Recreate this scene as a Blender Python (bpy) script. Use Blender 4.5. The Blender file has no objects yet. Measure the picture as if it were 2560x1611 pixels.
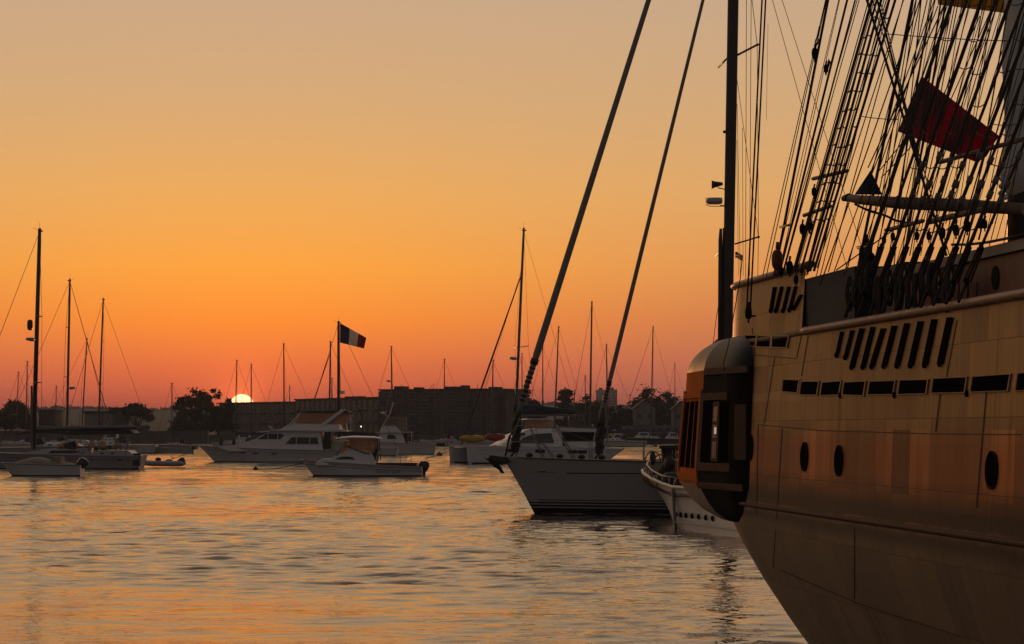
import bpy, bmesh, math, random
import numpy as np
from mathutils import Vector, Matrix
from mathutils.bvhtree import BVHTree

S = bpy.context.scene
C = S.collection
PI = math.pi
R = math.radians

# ---------------------------------------------------------------- camera
F = 6471.0            # focal length in photo pixels (2560 wide)
HOR = 1075.0          # photo row of the horizon
CZ = 3.0              # eye height above the water
TH = math.atan((HOR - 805.5) / F)
cam = bpy.data.cameras.new("camera")
cam.sensor_width = 36.0
cam.lens = 36.0 * F / 2560.0
cam.clip_start = 0.5
cam.clip_end = 20000
camo = bpy.data.objects.new("camera", cam)
camo.location = (0, 0, CZ)
camo.rotation_euler = (PI / 2 + TH, 0, 0)
C.objects.link(camo)
S.camera = camo

# ---------------------------------------------------------------- world: sunset sky
SUN_AZ = math.atan((605 - 1280) / F)
SUN_EL = math.atan((HOR - 1017) / F)
w = bpy.data.worlds.new("World")
S.world = w
w.use_nodes = True
nt = w.node_tree
nt.nodes.clear()
N = nt.nodes.new
def lk(a, b): nt.links.new(a, b)
def mth(op, a, b=None, c=None, clamp=False):
    n = N('ShaderNodeMath'); n.operation = op; n.use_clamp = clamp
    for i, v in enumerate((a, b, c)):
        if v is None: continue
        if isinstance(v, (int, float)): n.inputs[i].default_value = v
        else: lk(v, n.inputs[i])
    return n.outputs[0]
def smooth(v, a, b):
    n = N('ShaderNodeMapRange'); n.interpolation_type = 'SMOOTHSTEP'
    lk(v, n.inputs[0]); n.inputs[1].default_value = a; n.inputs[2].default_value = b
    return n.outputs[0]
def lin(c):
    return tuple(((x / 255 / 12.92) if x / 255 <= 0.04045 else ((x / 255 + 0.055) / 1.055) ** 2.4) for x in c)
tc = N('ShaderNodeTexCoord')
nrm = N('ShaderNodeVectorMath'); nrm.operation = 'NORMALIZE'
lk(tc.outputs['Generated'], nrm.inputs[0])
sep = N('ShaderNodeSeparateXYZ'); lk(nrm.outputs[0], sep.inputs[0])
el = mth('MULTIPLY', mth('ARCSINE', sep.outputs[2]), 180 / PI)       # elevation in degrees
elc = mth('MAXIMUM', el, 0.0)
fac = mth('POWER', mth('DIVIDE', elc, 90.0), 0.5)
def ramp(stops):
    n = N('ShaderNodeValToRGB'); cr = n.color_ramp
    cr.interpolation = 'EASE' if False else 'LINEAR'
    lk(fac, n.inputs[0])
    for i, (e, c, k) in enumerate(stops):
        p = (e / 90.0) ** 0.5
        if i == 0: s_ = cr.elements[0]; s_.position = p
        elif i == 1: s_ = cr.elements[1]; s_.position = p
        else: s_ = cr.elements.new(p)
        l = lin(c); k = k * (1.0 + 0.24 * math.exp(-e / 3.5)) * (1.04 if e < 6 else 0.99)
        s_.color = (l[0] * k, l[1] * k, l[2] * k, 1)
    return n.outputs[0]
# sunward column, and the column some 17 degrees off the sun
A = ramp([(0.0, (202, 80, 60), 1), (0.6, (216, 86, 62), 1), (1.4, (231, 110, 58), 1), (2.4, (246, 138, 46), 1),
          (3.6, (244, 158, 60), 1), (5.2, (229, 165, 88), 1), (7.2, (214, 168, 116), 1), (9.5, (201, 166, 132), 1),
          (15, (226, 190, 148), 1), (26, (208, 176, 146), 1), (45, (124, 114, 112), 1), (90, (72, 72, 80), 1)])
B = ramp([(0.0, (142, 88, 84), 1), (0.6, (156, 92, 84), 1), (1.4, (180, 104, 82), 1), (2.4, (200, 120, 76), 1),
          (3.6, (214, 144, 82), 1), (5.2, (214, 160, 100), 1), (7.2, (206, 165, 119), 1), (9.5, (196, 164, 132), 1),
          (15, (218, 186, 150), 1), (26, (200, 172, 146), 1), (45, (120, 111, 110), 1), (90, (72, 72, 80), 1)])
az = mth('ARCTAN2', sep.outputs[0], sep.outputs[1])
daz = mth('MULTIPLY', mth('ABSOLUTE', mth('SUBTRACT', az, SUN_AZ)), 180 / PI)
mx = N('ShaderNodeMix'); mx.data_type = 'RGBA'
lk(smooth(daz, 0.5, 14.5), mx.inputs[0]); lk(A, mx.inputs[6]); lk(B, mx.inputs[7])
# away from the sun the dusk sky is dim and slate coloured
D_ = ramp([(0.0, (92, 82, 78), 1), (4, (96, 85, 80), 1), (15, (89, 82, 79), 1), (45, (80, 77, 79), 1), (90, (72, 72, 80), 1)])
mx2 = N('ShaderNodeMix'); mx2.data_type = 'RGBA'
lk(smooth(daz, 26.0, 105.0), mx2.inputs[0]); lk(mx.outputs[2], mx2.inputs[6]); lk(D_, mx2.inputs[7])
# the sun's disc and the glow round it
dot = N('ShaderNodeVectorMath'); dot.operation = 'DOT_PRODUCT'
lk(nrm.outputs[0], dot.inputs[0])
sd = Vector((math.sin(SUN_AZ) * math.cos(SUN_EL), math.cos(SUN_AZ) * math.cos(SUN_EL), math.sin(SUN_EL)))
dot.inputs[1].default_value = sd
# angular distance from cross product length is precise near zero
crs = N('ShaderNodeVectorMath'); crs.operation = 'CROSS_PRODUCT'
lk(nrm.outputs[0], crs.inputs[0]); crs.inputs[1].default_value = sd
ln = N('ShaderNodeVectorMath'); ln.operation = 'LENGTH'; lk(crs.outputs[0], ln.inputs[0])
ang = mth('MULTIPLY', ln.outputs['Value'], 180 / PI)
front = mth('GREATER_THAN', dot.outputs['Value'], 0.0)
disc = mth('MULTIPLY', mth('SUBTRACT', 1.0, smooth(ang, 0.25, 0.285)), front)
glow1 = mth('MULTIPLY', mth('EXPONENT', mth('MULTIPLY', ang, -3.6)), front)
glow2 = mth('MULTIPLY', mth('EXPONENT', mth('MULTIPLY', ang, -0.55)), front)
def scaled(col, f):
    n = N('ShaderNodeMix'); n.data_type = 'RGBA'; n.blend_type = 'MIX'
    n.inputs[6].default_value = (0, 0, 0, 1); n.inputs[7].default_value = (*col, 1)
    lk(f, n.inputs[0]); return n.outputs[2]
def addc(a, b):
    n = N('ShaderNodeMix'); n.data_type = 'RGBA'; n.blend_type = 'ADD'; n.inputs[0].default_value = 1
    lk(a, n.inputs[6]); lk(b, n.inputs[7]); return n.outputs[2]
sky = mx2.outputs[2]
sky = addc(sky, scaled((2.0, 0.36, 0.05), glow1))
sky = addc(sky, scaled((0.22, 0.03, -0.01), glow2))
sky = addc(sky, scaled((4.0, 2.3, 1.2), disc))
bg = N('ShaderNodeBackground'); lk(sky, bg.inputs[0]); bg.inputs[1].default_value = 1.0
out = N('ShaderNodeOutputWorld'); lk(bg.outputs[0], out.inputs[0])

# ---------------------------------------------------------------- the low red sun
sl = bpy.data.lights.new("sun", 'SUN')
sl.energy = 2.0
sl.angle = R(0.55)
sl.color = (1.0, 0.40, 0.14)
so = bpy.data.objects.new("sun", sl)
LEL = R(0.6)
ldir = Vector((math.sin(SUN_AZ) * math.cos(LEL), math.cos(SUN_AZ) * math.cos(LEL), math.sin(LEL)))
so.rotation_euler = ldir.to_track_quat('Z', 'Y').to_euler()
so.location = (-20, 60, 40)
C.objects.link(so)
vs = S.view_settings
vs.view_transform = 'Standard'
try: vs.look = 'None'
except Exception: pass
vs.exposure = 0.12
vs.gamma = 1.0
S.cycles.max_bounces = 6
S.cycles.transparent_max_bounces = 12
S.cycles.volume_bounces = 0

# ---------------------------------------------------------------- helpers
_s, _c = math.sin(TH), math.cos(TH)
def ray(px, py):
    x = (px - 1280) / F; u = (805.5 - py) / F
    return Vector((x, _c - _s * u, _s + _c * u))
def at(px, py, D):                    # the point seen at a photo pixel, D metres out
    r = ray(px, py); return Vector((0, 0, CZ)) + r * (D / r.y)
def WD(py): return F * CZ / (py - HOR)   # distance of the water seen at a row
def zat(py, D): return at(1280, py, D).z
def xat(px, D): return (px - 1280) / F * D

_mats = {}
def mat(name, col, rough=0.6, metal=0.0, var=0.0, vscale=3.0, bump=0.0, bscale=40.0, spec=0.5, stretch=(1, 1, 1), coat=0.0):
    if name in _mats: return _mats[name]
    m = bpy.data.materials.new(name); m.use_nodes = True
    t = m.node_tree; b = t.nodes['Principled BSDF']
    b.inputs['Base Color'].default_value = (*col, 1)
    b.inputs['Roughness'].default_value = rough
    b.inputs['Metallic'].default_value = metal
    b.inputs['Specular IOR Level'].default_value = spec
    b.inputs['Coat Weight'].default_value = coat
    co = t.nodes.new('ShaderNodeTexCoord')
    mp = t.nodes.new('ShaderNodeMapping'); t.links.new(co.outputs['Object'], mp.inputs[0]); mp.inputs['Scale'].default_value = stretch
    if var:
        n = t.nodes.new('ShaderNodeTexNoise'); n.inputs['Scale'].default_value = vscale; n.inputs['Detail'].default_value = 5
        t.links.new(mp.outputs[0], n.inputs[0])
        r = t.nodes.new('ShaderNodeMapRange'); t.links.new(n.outputs[0], r.inputs[0])
        r.inputs[1].default_value = 0.3; r.inputs[2].default_value = 0.7
        r.inputs[3].default_value = 1 - var; r.inputs[4].default_value = 1 + var
        h = t.nodes.new('ShaderNodeHueSaturation'); h.inputs['Color'].default_value = (*col, 1)
        t.links.new(r.outputs[0], h.inputs['Value']); t.links.new(h.outputs[0], b.inputs['Base Color'])
    if bump:
        n2 = t.nodes.new('ShaderNodeTexNoise'); n2.inputs['Scale'].default_value = bscale
        t.links.new(mp.outputs[0], n2.inputs[0])
        bp = t.nodes.new('ShaderNodeBump'); bp.inputs['Strength'].default_value = bump; bp.inputs['Distance'].default_value = 0.02
        t.links.new(n2.outputs[0], bp.inputs['Height']); t.links.new(bp.outputs[0], b.inputs['Normal'])
    _mats[name] = m
    return m

ROOT = {}
class MB:                                  # collects shapes into ONE mesh
    def __init__(s): s.v = []; s.f = []; s.sm = []
    def add(s, vs, fs, sm=False):
        o = len(s.v); s.v += [tuple(v) for v in vs]
        s.f += [tuple(i + o for i in f) for f in fs]; s.sm += [sm] * len(fs); return s
    def box(s, lo, hi):
        x0, y0, z0 = lo; x1, y1, z1 = hi
        return s.add([(x0, y0, z0), (x1, y0, z0), (x1, y1, z0), (x0, y1, z0), (x0, y0, z1), (x1, y0, z1), (x1, y1, z1), (x0, y1, z1)],
                     [(0, 3, 2, 1), (4, 5, 6, 7), (0, 1, 5, 4), (1, 2, 6, 5), (2, 3, 7, 6), (3, 0, 4, 7)])
    def cbox(s, c, d): return s.box([c[i] - d[i] / 2 for i in range(3)], [c[i] + d[i] / 2 for i in range(3)])
    def tube(s, pts, r, n=6, cap=True):
        pts = [Vector(p) for p in pts]
        if not hasattr(r, '__len__'): r = [r] * len(pts)
        rings = []; up = None
        for i, p in enumerate(pts):
            d = (pts[min(i + 1, len(pts) - 1)] - pts[max(i - 1, 0)])
            if d.length < 1e-9: d = Vector((0, 0, 1))
            d.normalize()
            if up is None: up = d.orthogonal().normalized()
            else:
                up = up - d * up.dot(d)
                up = up.normalized() if up.length > 1e-6 else d.orthogonal().normalized()
            q = d.cross(up)
            rings.append([p + (up * math.cos(2 * PI * k / n) + q * math.sin(2 * PI * k / n)) * r[i] for k in range(n)])
        vs = [v for g in rings for v in g]; fs = []
        for i in range(len(rings) - 1):
            for k in range(n):
                a = i * n + k; b = i * n + (k + 1) % n
                fs.append((a, b, b + n, a + n))
        s.add(vs, fs, True)
        if cap:
            o = len(s.v) - len(vs)
            s.f.append(tuple(o + k for k in range(n))[::-1]); s.sm.append(False)
            s.f.append(tuple(o + (len(rings) - 1) * n + k for k in range(n))); s.sm.append(False)
        return s
    def bar(s, a, b, wd, hd, up=(0, 0, 1)):   # rectangular bar
        a = Vector(a); b = Vector(b); d = (b - a).normalized(); u = Vector(up)
        q = d.cross(u)
        q = q.normalized() if q.length > 1e-6 else d.orthogonal().normalized()
        u = q.cross(d).normalized()
        vs = [p + q * sx * wd / 2 + u * sz * hd / 2 for p in (a, b) for sx, sz in ((-1, -1), (1, -1), (1, 1), (-1, 1))]
        return s.add(vs, [(3, 2, 1, 0), (4, 5, 6, 7), (0, 1, 5, 4), (1, 2, 6, 5), (2, 3, 7, 6), (3, 0, 4, 7)])
    def ell(s, c, r, n=12, m=8, sq=1.0, rot=None):
        c = Vector(c); vs = []; fs = []
        for j in range(m + 1):
            ph = PI * j / m
            for i in range(n):
                t = 2 * PI * i / n
                def sp(v): return math.copysign(abs(v) ** sq, v)
                p = Vector((r[0] * sp(math.sin(ph)) * sp(math.cos(t)), r[1] * sp(math.sin(ph)) * sp(math.sin(t)), r[2] * sp(math.cos(ph))))
                if rot: p = rot @ p
                vs.append(c + p)
        for j in range(m):
            for i in range(n):
                a = j * n + i; b = j * n + (i + 1) % n
                fs.append((a, a + n, b + n, b))
        return s.add(vs, fs, True)
    def loft(s, rings, close=False, sm=True, caps=True):
        n = len(rings[0]); vs = [p for g in rings for p in g]; fs = []
        for i in range(len(rings) - 1):
            for k in range(n if close else n - 1):
                a = i * n + k; b = i * n + (k + 1) % n
                fs.append((a, b, b + n, a + n))
        s.add(vs, fs, sm)
        if caps and close:
            o = len(s.v) - len(vs)
            s.f.append(tuple(o + k for k in range(n))[::-1]); s.sm.append(False)
            s.f.append(tuple(o + (len(rings) - 1) * n + k for k in range(n))); s.sm.append(False)
        return s
    def prism(s, poly, y0, y1, yf=None):      # polygon in x,z pushed through y
        n = len(poly)
        if yf is None: yf = lambda x, z: 1.0
        vs = [(x, y0 * yf(x, z), z) for x, z in poly] + [(x, y1 * yf(x, z), z) for x, z in poly]
        fs = [tuple(range(n))[::-1], tuple(range(n, 2 * n))] + [(i, (i + 1) % n, n + (i + 1) % n, n + i) for i in range(n)]
        return s.add(vs, fs)
    def slab(s, poly, n, th):                 # 3D polygon given thickness along n
        n = Vector(n); k = len(poly)
        vs = [Vector(p) for p in poly] + [Vector(p) + n * th for p in poly]
        return s.add(vs, [tuple(range(k))[::-1], tuple(range(k, 2 * k))] + [(i, (i + 1) % k, k + (i + 1) % k, k + i) for i in range(k)])
    def build(s, name, m, parent=None, world=False):
        me = bpy.data.meshes.new(name)
        vs = s.v
        if world and parent is not None:
            inv = ROOT[parent.name].inverted()
            vs = [tuple(inv @ Vector(v)) for v in vs]
        me.from_pydata(vs, [], s.f); me.update()
        for i, p in enumerate(me.polygons): p.use_smooth = s.sm[i]
        bm = bmesh.new(); bm.from_mesh(me); bmesh.ops.recalc_face_normals(bm, faces=bm.faces); bm.to_mesh(me); bm.free()
        if m is not None: me.materials.append(m)
        o = bpy.data.objects.new(name, me); C.objects.link(o)
        if parent is not None:
            o.parent = parent; ROOT[o.name] = ROOT[parent.name]
        else: ROOT[o.name] = Matrix()
        return o
def tag(o, label, cat, group=None, kind=None):
    o['label'] = label; o['category'] = cat
    if group: o['group'] = group
    if kind: o['kind'] = kind
    return o
def thing(name, label, cat, loc=(0, 0, 0), rz=0.0, group=None):
    o = bpy.data.objects.new(name, None); o.empty_display_size = 0.3; C.objects.link(o)
    o.location = loc; o.rotation_euler = (0, 0, rz)
    ROOT[o.name] = Matrix.Translation(Vector(loc)) @ Matrix.Rotation(rz, 4, 'Z')
    return tag(o, label, cat, group)
def struct(o): o['kind'] = 'structure'; return o

# ---------------------------------------------------------------- materials
M = dict(
    white=mat('white gelcoat', (0.74, 0.72, 0.69), 0.35, var=0.06, vscale=0.8),
    cream=mat('cream gelcoat', (0.55, 0.5, 0.42), 0.4, var=0.06, vscale=0.8),
    grey=mat('pale grey paint', (0.42, 0.41, 0.4), 0.35, var=0.05, vscale=0.6),
    yacht=mat('silver grey hull paint', (0.43, 0.41, 0.385), 0.55, var=0.04, vscale=0.5),
    navy=mat('navy paint', (0.02, 0.03, 0.05), 0.25),
    black=mat('black paint', (0.012, 0.012, 0.014), 0.35, var=0.2),
    dark=mat('dark stuff', (0.03, 0.028, 0.026), 0.6, var=0.3, vscale=8),
    stripe=mat('dark stripe', (0.02, 0.021, 0.025), 0.7, spec=.05),
    anti=mat('antifouling', (0.016, 0.012, 0.012), 0.9, var=0.3, spec=.02),
    alu=mat('mast aluminium', (0.16, 0.15, 0.145), 0.45, metal=0.3, var=0.08, vscale=1.5),
    dmast=mat('dark painted mast', (0.03, 0.027, 0.025), 0.45, var=0.15, vscale=1.0),
    steel=mat('stainless tube', (0.2, 0.19, 0.18), 0.45, metal=0.8),
    wire=mat('rigging wire', (0.05, 0.045, 0.04), 0.5, metal=0.3),
    rope=mat('tarred rope', (0.035, 0.028, 0.022), 0.85, var=0.3, vscale=20, bump=0.4, bscale=200),
    palerope=mat('pale rope', (0.32, 0.25, 0.17), 0.8, var=0.2, vscale=15),
    canvas=mat('navy canvas', (0.022, 0.035, 0.055), 0.85, var=0.25, vscale=3, bump=0.3, bscale=6),
    sail=mat('furled sailcloth', (0.22, 0.2, 0.19), 0.8, var=0.12, vscale=6, bump=0.4, bscale=8),
    tan=mat('tan canvas', (0.3, 0.24, 0.18), 0.85, var=0.12, vscale=5, bump=0.2, bscale=10),
    glass=mat('dark window glass', (0.012, 0.013, 0.015), 0.08, spec=0.6),
    rubber=mat('black rubber', (0.015, 0.015, 0.015), 0.6),
    motor=mat('outboard cowl', (0.014, 0.018, 0.026), 0.3),
    yellow=mat('yellow plastic', (0.55, 0.36, 0.02), 0.4, var=0.05),
    red=mat('red plastic', (0.4, 0.03, 0.03), 0.4, var=0.05),
    teak=mat('teak', (0.2, 0.12, 0.06), 0.6, var=0.2, vscale=8, stretch=(1, 6, 6)),
)
# clear vinyl: tinted film one can see through
def vinyl():
    m = bpy.data.materials.new('clear vinyl'); m.use_nodes = True; t = m.node_tree
    b = t.nodes['Principled BSDF']; b.inputs['Base Color'].default_value = (0.5, 0.42, 0.34, 1); b.inputs['Roughness'].default_value = 0.15
    tr = t.nodes.new('ShaderNodeBsdfTransparent'); tr.inputs[0].default_value = (0.86, 0.74, 0.62, 1)
    tl = t.nodes.new('ShaderNodeBsdfTranslucent'); tl.inputs[0].default_value = (0.7, 0.5, 0.36, 1)
    m1 = t.nodes.new('ShaderNodeMixShader'); m1.inputs[0].default_value = 0.5
    t.links.new(b.outputs[0], m1.inputs[1]); t.links.new(tl.outputs[0], m1.inputs[2])
    m2 = t.nodes.new('ShaderNodeMixShader'); m2.inputs[0].default_value = 0.45
    t.links.new(tr.outputs[0], m2.inputs[1]); t.links.new(m1.outputs[0], m2.inputs[2])
    t.links.new(m2.outputs[0], t.nodes['Material Output'].inputs[0])
    return m
M['vinyl'] = vinyl()

# ---------------------------------------------------------------- water
def water_material():
    m = bpy.data.materials.new('harbour water'); m.use_nodes = True; t = m.node_tree
    b = t.nodes['Principled BSDF']
    b.inputs['Base Color'].default_value = (0.012, 0.014, 0.015, 1)
    b.inputs['Roughness'].default_value = 0.02
    b.inputs['IOR'].default_value = 1.42
    co = t.nodes.new('ShaderNodeTexCoord')
    def noise(sc, st, det=3):
        mp = t.nodes.new('ShaderNodeMapping'); mp.inputs['Scale'].default_value = st
        t.links.new(co.outputs['Object'], mp.inputs[0])
        n = t.nodes.new('ShaderNodeTexNoise'); n.inputs['Scale'].default_value = sc; n.inputs['Detail'].default_value = det
        t.links.new(mp.outputs[0], n.inputs[0]); return n.outputs[0]
    prev = None
    # the breeze ruffles the open water from about 85 m out; under the lee of the ship it lies smooth
    sx = t.nodes.new('ShaderNodeSeparateXYZ'); t.links.new(co.outputs['Object'], sx.inputs[0])
    wn = t.nodes.new('ShaderNodeMath'); wn.operation = 'MULTIPLY_ADD'; t.links.new(noise(.035, (1, .4, 1), 2), wn.inputs[0]); wn.inputs[1].default_value = 40.0; t.links.new(sx.outputs[1], wn.inputs[2])
    def mr(src, f0, f1, t0, t1):
        r = t.nodes.new('ShaderNodeMapRange'); r.interpolation_type = 'SMOOTHSTEP'; t.links.new(src, r.inputs[0])
        for q, v in zip((1, 2, 3, 4), (f0, f1, t0, t1)): r.inputs[q].default_value = v
        return r.outputs[0]
    def mul(p_, q_):
        n = t.nodes.new('ShaderNodeMath'); n.operation = 'MULTIPLY'
        for s_, v in zip((0, 1), (p_, q_)):
            if isinstance(v, (int, float)): n.inputs[s_].default_value = v
            else: t.links.new(v, n.inputs[s_])
        return n.outputs[0]
    far = mr(wn.outputs[0], 62, 120, 0.0, 1.0)
    gust = mul(mr(noise(1, (.22, .30, 1), 3), .36, .62, .45, 1.5), mr(noise(1, (.55, .10, 1), 4), .38, .60, .5, 1.55))
    near = mr(wn.outputs[0], 62, 130, 1.0, .55)
    fine = mr(wn.outputs[0], 62, 130, 1.0, 1.5)
    for sc, st, d, dist, wt, pw in ((3.4, (0.6, 1.5, 1), 3, 0.018, mul(gust, near), 1), (1.3, (0.9, 1.3, 1), 4, 0.09, mul(gust, far), 1)):
        bp = t.nodes.new('ShaderNodeBump'); bp.inputs['Strength'].default_value = 1.0
        t.links.new(mul(wt, dist), bp.inputs['Distance'])
        hgt = noise(sc, st, d)
        if pw != 1:
            pn = t.nodes.new('ShaderNodeMath'); pn.operation = 'POWER'; t.links.new(hgt, pn.inputs[0]); pn.inputs[1].default_value = pw; hgt = mul(pn.outputs[0], 1.8)
        t.links.new(hgt, bp.inputs['Height'])
        if prev: t.links.new(prev, bp.inputs['Normal'])
        prev = bp.outputs[0]
    t.links.new(prev, b.inputs['Normal'])
    return m
def build_water():
    # one sheet with real waves: closely spaced rows near the eye, coarser beyond 150 m
    rs = np.random.RandomState(5)
    W = []
    for i in range(120):
        lam = math.exp(rs.uniform(math.log(0.26), math.log(6.5)))
        W.append((lam, rs.normal(PI / 2, R(24)), rs.uniform(0, 2 * PI), 0.0018 * lam * (0.3 if lam > 3 else (0.55 if lam > 1.8 else (1.0 if lam > .8 else 1.25)))))
    G = [(rs.uniform(.03, .5), rs.uniform(0, 2 * PI), rs.uniform(0, 2 * PI)) for _ in range(9)]
    def height(X, Y, step):
        g = np.zeros_like(X)
        for k, a, p in G: g += np.sin(k * (X * math.cos(a) * 1.3 + Y * math.sin(a) * .8) + p)
        gust = np.clip(1.0 + 0.22 * g, 0.35, 1.9) * (1.0 + 0.8 * np.clip((Y - 75) / 35, 0, 1))
        Z = np.zeros_like(X)
        for lam, a, p, amp in W:
            k = 2 * PI / lam
            fade = np.clip((lam - 2.6 * step) / (1.6 * step), 0, 1)
            ph = k * (X * math.cos(a) + Y * math.sin(a)) + p
            Z += amp * fade * (np.sin(ph) + 0.18 * np.sin(2 * ph + 1.2)) * (gust if lam < 2.5 else 1.0)
        return Z
    V = []; Q = []; off = 0
    def sheet(xs, ys, stepf):
        nonlocal off
        xs = np.array(xs, float); ys = np.array(ys, float)
        X, Y = np.meshgrid(xs, ys)
        st = stepf(Y)
        Z = height(X, Y, st) * ((Y > 22) & (Y < 560) & (np.abs(X) < xlim(Y)))
        nx, ny = len(xs), len(ys)
        V.append(np.stack([X, Y, Z], -1).reshape(-1, 3))
        idx = np.arange(nx * ny).reshape(ny, nx) + off
        Q.append(np.stack([idx[:-1, :-1], idx[:-1, 1:], idx[1:, 1:], idx[1:, :-1]], -1).reshape(-1, 4)); off += nx * ny
    xlim = lambda Y: np.where(Y < 150, 31.5, 110)
    def stepn(y): return max(0.05, 0.05 * (y / 34.0) ** 1.35)
    ys = [-60.0, -20.0, 0.0, 10.0, 18.0]; y = 22.0
    while y < 26: ys.append(y); y += .5
    while y < 150: ys.append(y); y += stepn(y)
    ys.append(150.0)
    xs = [-2620, -1200, -500, -250, -120, -60] + list(np.arange(-32, 32.01, 0.13)) + [60, 120, 250, 500, 1200, 2620]
    sheet(xs, ys, lambda Y: np.maximum(0.05, 0.05 * (Y / 34.0) ** 1.35))
    ys = [150.0]; y = 150.0
    while y < 300: y += .55; ys.append(y)
    while y < 590: y += 1.1; ys.append(y)
    ys += [700, 1000, 2000, 4000, 6020]
    xs = [-2620, -1200, -500, -250] + list(np.arange(-112, 112.01, 0.6)) + [250, 500, 1200, 2620]
    sheet(xs, ys, lambda Y: np.where(Y < 300, .6, 1.1))
    V = np.concatenate(V); Q = np.concatenate(Q)
    me = bpy.data.meshes.new('water')
    me.vertices.add(len(V)); me.vertices.foreach_set('co', V.ravel())
    me.loops.add(Q.size); me.loops.foreach_set('vertex_index', Q.ravel())
    me.polygons.add(len(Q)); me.polygons.foreach_set('loop_start', np.arange(0, Q.size, 4)); me.polygons.foreach_set('loop_total', np.full(len(Q), 4))
    me.update(calc_edges=True)
    me.polygons.foreach_set('use_smooth', np.ones(len(Q), bool))
    me.materials.append(water_material())
    o = bpy.data.objects.new('water', me); C.objects.link(o); struct(o)
build_water()

# ================================================================ the tall ship
def plank_mat(name, lower=False):
    m = bpy.data.materials.new(name); m.use_nodes = True; t = m.node_tree; b = t.nodes['Principled BSDF']
    uv = t.nodes.new('ShaderNodeUVMap'); uv.uv_map = 'UVMap'
    L = t.links.new
    def brick(wd, ht, off, mort, c1, c2, rot):
        mp = t.nodes.new('ShaderNodeMapping'); L(uv.outputs[0], mp.inputs[0]); mp.inputs['Rotation'].default_value = (0, 0, rot)
        n = t.nodes.new('ShaderNodeTexBrick'); L(mp.outputs[0], n.inputs[0])
        n.offset = off; n.inputs['Scale'].default_value = 1.0
        n.inputs['Brick Width'].default_value = wd; n.inputs['Row Height'].default_value = ht
        n.inputs['Mortar Size'].default_value = mort; n.inputs['Mortar Smooth'].default_value = 0.3
        n.inputs['Color1'].default_value = (*c1, 1); n.inputs['Color2'].default_value = (*c2, 1); n.inputs['Mortar'].default_value = (0.16, 0.11, 0.07, 1)
        return n
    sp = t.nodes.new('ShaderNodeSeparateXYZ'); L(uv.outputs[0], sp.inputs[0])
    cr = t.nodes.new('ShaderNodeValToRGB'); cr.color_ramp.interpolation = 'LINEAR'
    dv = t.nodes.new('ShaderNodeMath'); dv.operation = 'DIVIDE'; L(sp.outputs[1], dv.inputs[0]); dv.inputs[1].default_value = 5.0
    # a little raggedness on the colour bands
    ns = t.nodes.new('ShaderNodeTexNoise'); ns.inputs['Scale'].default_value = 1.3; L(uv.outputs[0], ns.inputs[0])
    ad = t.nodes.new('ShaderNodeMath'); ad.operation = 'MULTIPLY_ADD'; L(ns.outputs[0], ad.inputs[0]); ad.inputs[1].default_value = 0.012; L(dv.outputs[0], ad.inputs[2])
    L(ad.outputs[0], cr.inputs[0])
    och = (0.42, 0.235, 0.085); red = (0.42, 0.155, 0.052); wale_shade = (0.018, 0.012, 0.01); bot = (0.17, 0.105, 0.062); pale = (0.5, 0.31, 0.14)
    st = [(0.0, bot), (1.92, bot), (2.02, wale_shade), (2.08, wale_shade), (2.10, (0.2, 0.1, 0.06)), (2.17, (0.2, 0.1, 0.06)), (2.19, wale_shade), (2.30, wale_shade), (2.58, red), (2.86, red), (3.06, och), (3.33, och), (3.34, pale), (3.42, pale), (3.43, och), (4.8, och)]  # dark band: black wale, with the soft shade beneath painted in
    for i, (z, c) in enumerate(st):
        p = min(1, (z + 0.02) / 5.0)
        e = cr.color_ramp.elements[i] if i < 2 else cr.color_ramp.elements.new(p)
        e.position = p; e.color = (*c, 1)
    k1 = brick(0.78, 0.62, 0.37, 0.003, (0.74, 0.74, 0.76), (1.22, 1.2, 1.14), 0)
    k2 = brick(0.19, 1.9, 0.5, 0.0, (0.93, 0.935, 0.95), (1.06, 1.05, 1.03), 0)
    def mul(a, c, f=1.0):
        n = t.nodes.new('ShaderNodeMix'); n.data_type = 'RGBA'; n.blend_type = 'MULTIPLY'; n.inputs[0].default_value = f
        L(a, n.inputs[6]); L(c, n.inputs[7]); return n.outputs[2]
    # vertical weather streaks
    mp = t.nodes.new('ShaderNodeMapping'); L(uv.outputs[0], mp.inputs[0]); mp.inputs['Scale'].default_value = (14, 0.8, 1)
    sn = t.nodes.new('ShaderNodeTexNoise'); sn.inputs['Scale'].default_value = 1.0; sn.inputs['Detail'].default_value = 6; L(mp.outputs[0], sn.inputs[0])
    sr = t.nodes.new('ShaderNodeMapRange'); L(sn.outputs[0], sr.inputs[0]); sr.inputs[1].default_value = 0.3; sr.inputs[2].default_value = 0.7; sr.inputs[3].default_value = 0.84; sr.inputs[4].default_value = 1.08
    mpp = t.nodes.new('ShaderNodeMapping'); L(uv.outputs[0], mpp.inputs[0]); mpp.inputs['Location'].default_value = (0.1, -2.42, 0)
    k3 = t.nodes.new('ShaderNodeTexBrick'); L(mpp.outputs[0], k3.inputs[0]); k3.offset = .5; k3.inputs['Scale'].default_value = 1
    k3.inputs['Brick Width'].default_value = .62; k3.inputs['Row Height'].default_value = .58; k3.inputs['Mortar Size'].default_value = 0.0
    k3.inputs['Color1'].default_value = (.42, .40, .42, 1); k3.inputs['Color2'].default_value = (1.75, 1.6, 1.5, 1)
    gz = t.nodes.new('ShaderNodeMath'); gz.operation = 'GREATER_THAN'; L(sp.outputs[1], gz.inputs[0]); gz.inputs[1].default_value = 2.42
    lz = t.nodes.new('ShaderNodeMath'); lz.operation = 'LESS_THAN'; L(sp.outputs[1], lz.inputs[0]); lz.inputs[1].default_value = 3.0
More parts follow.
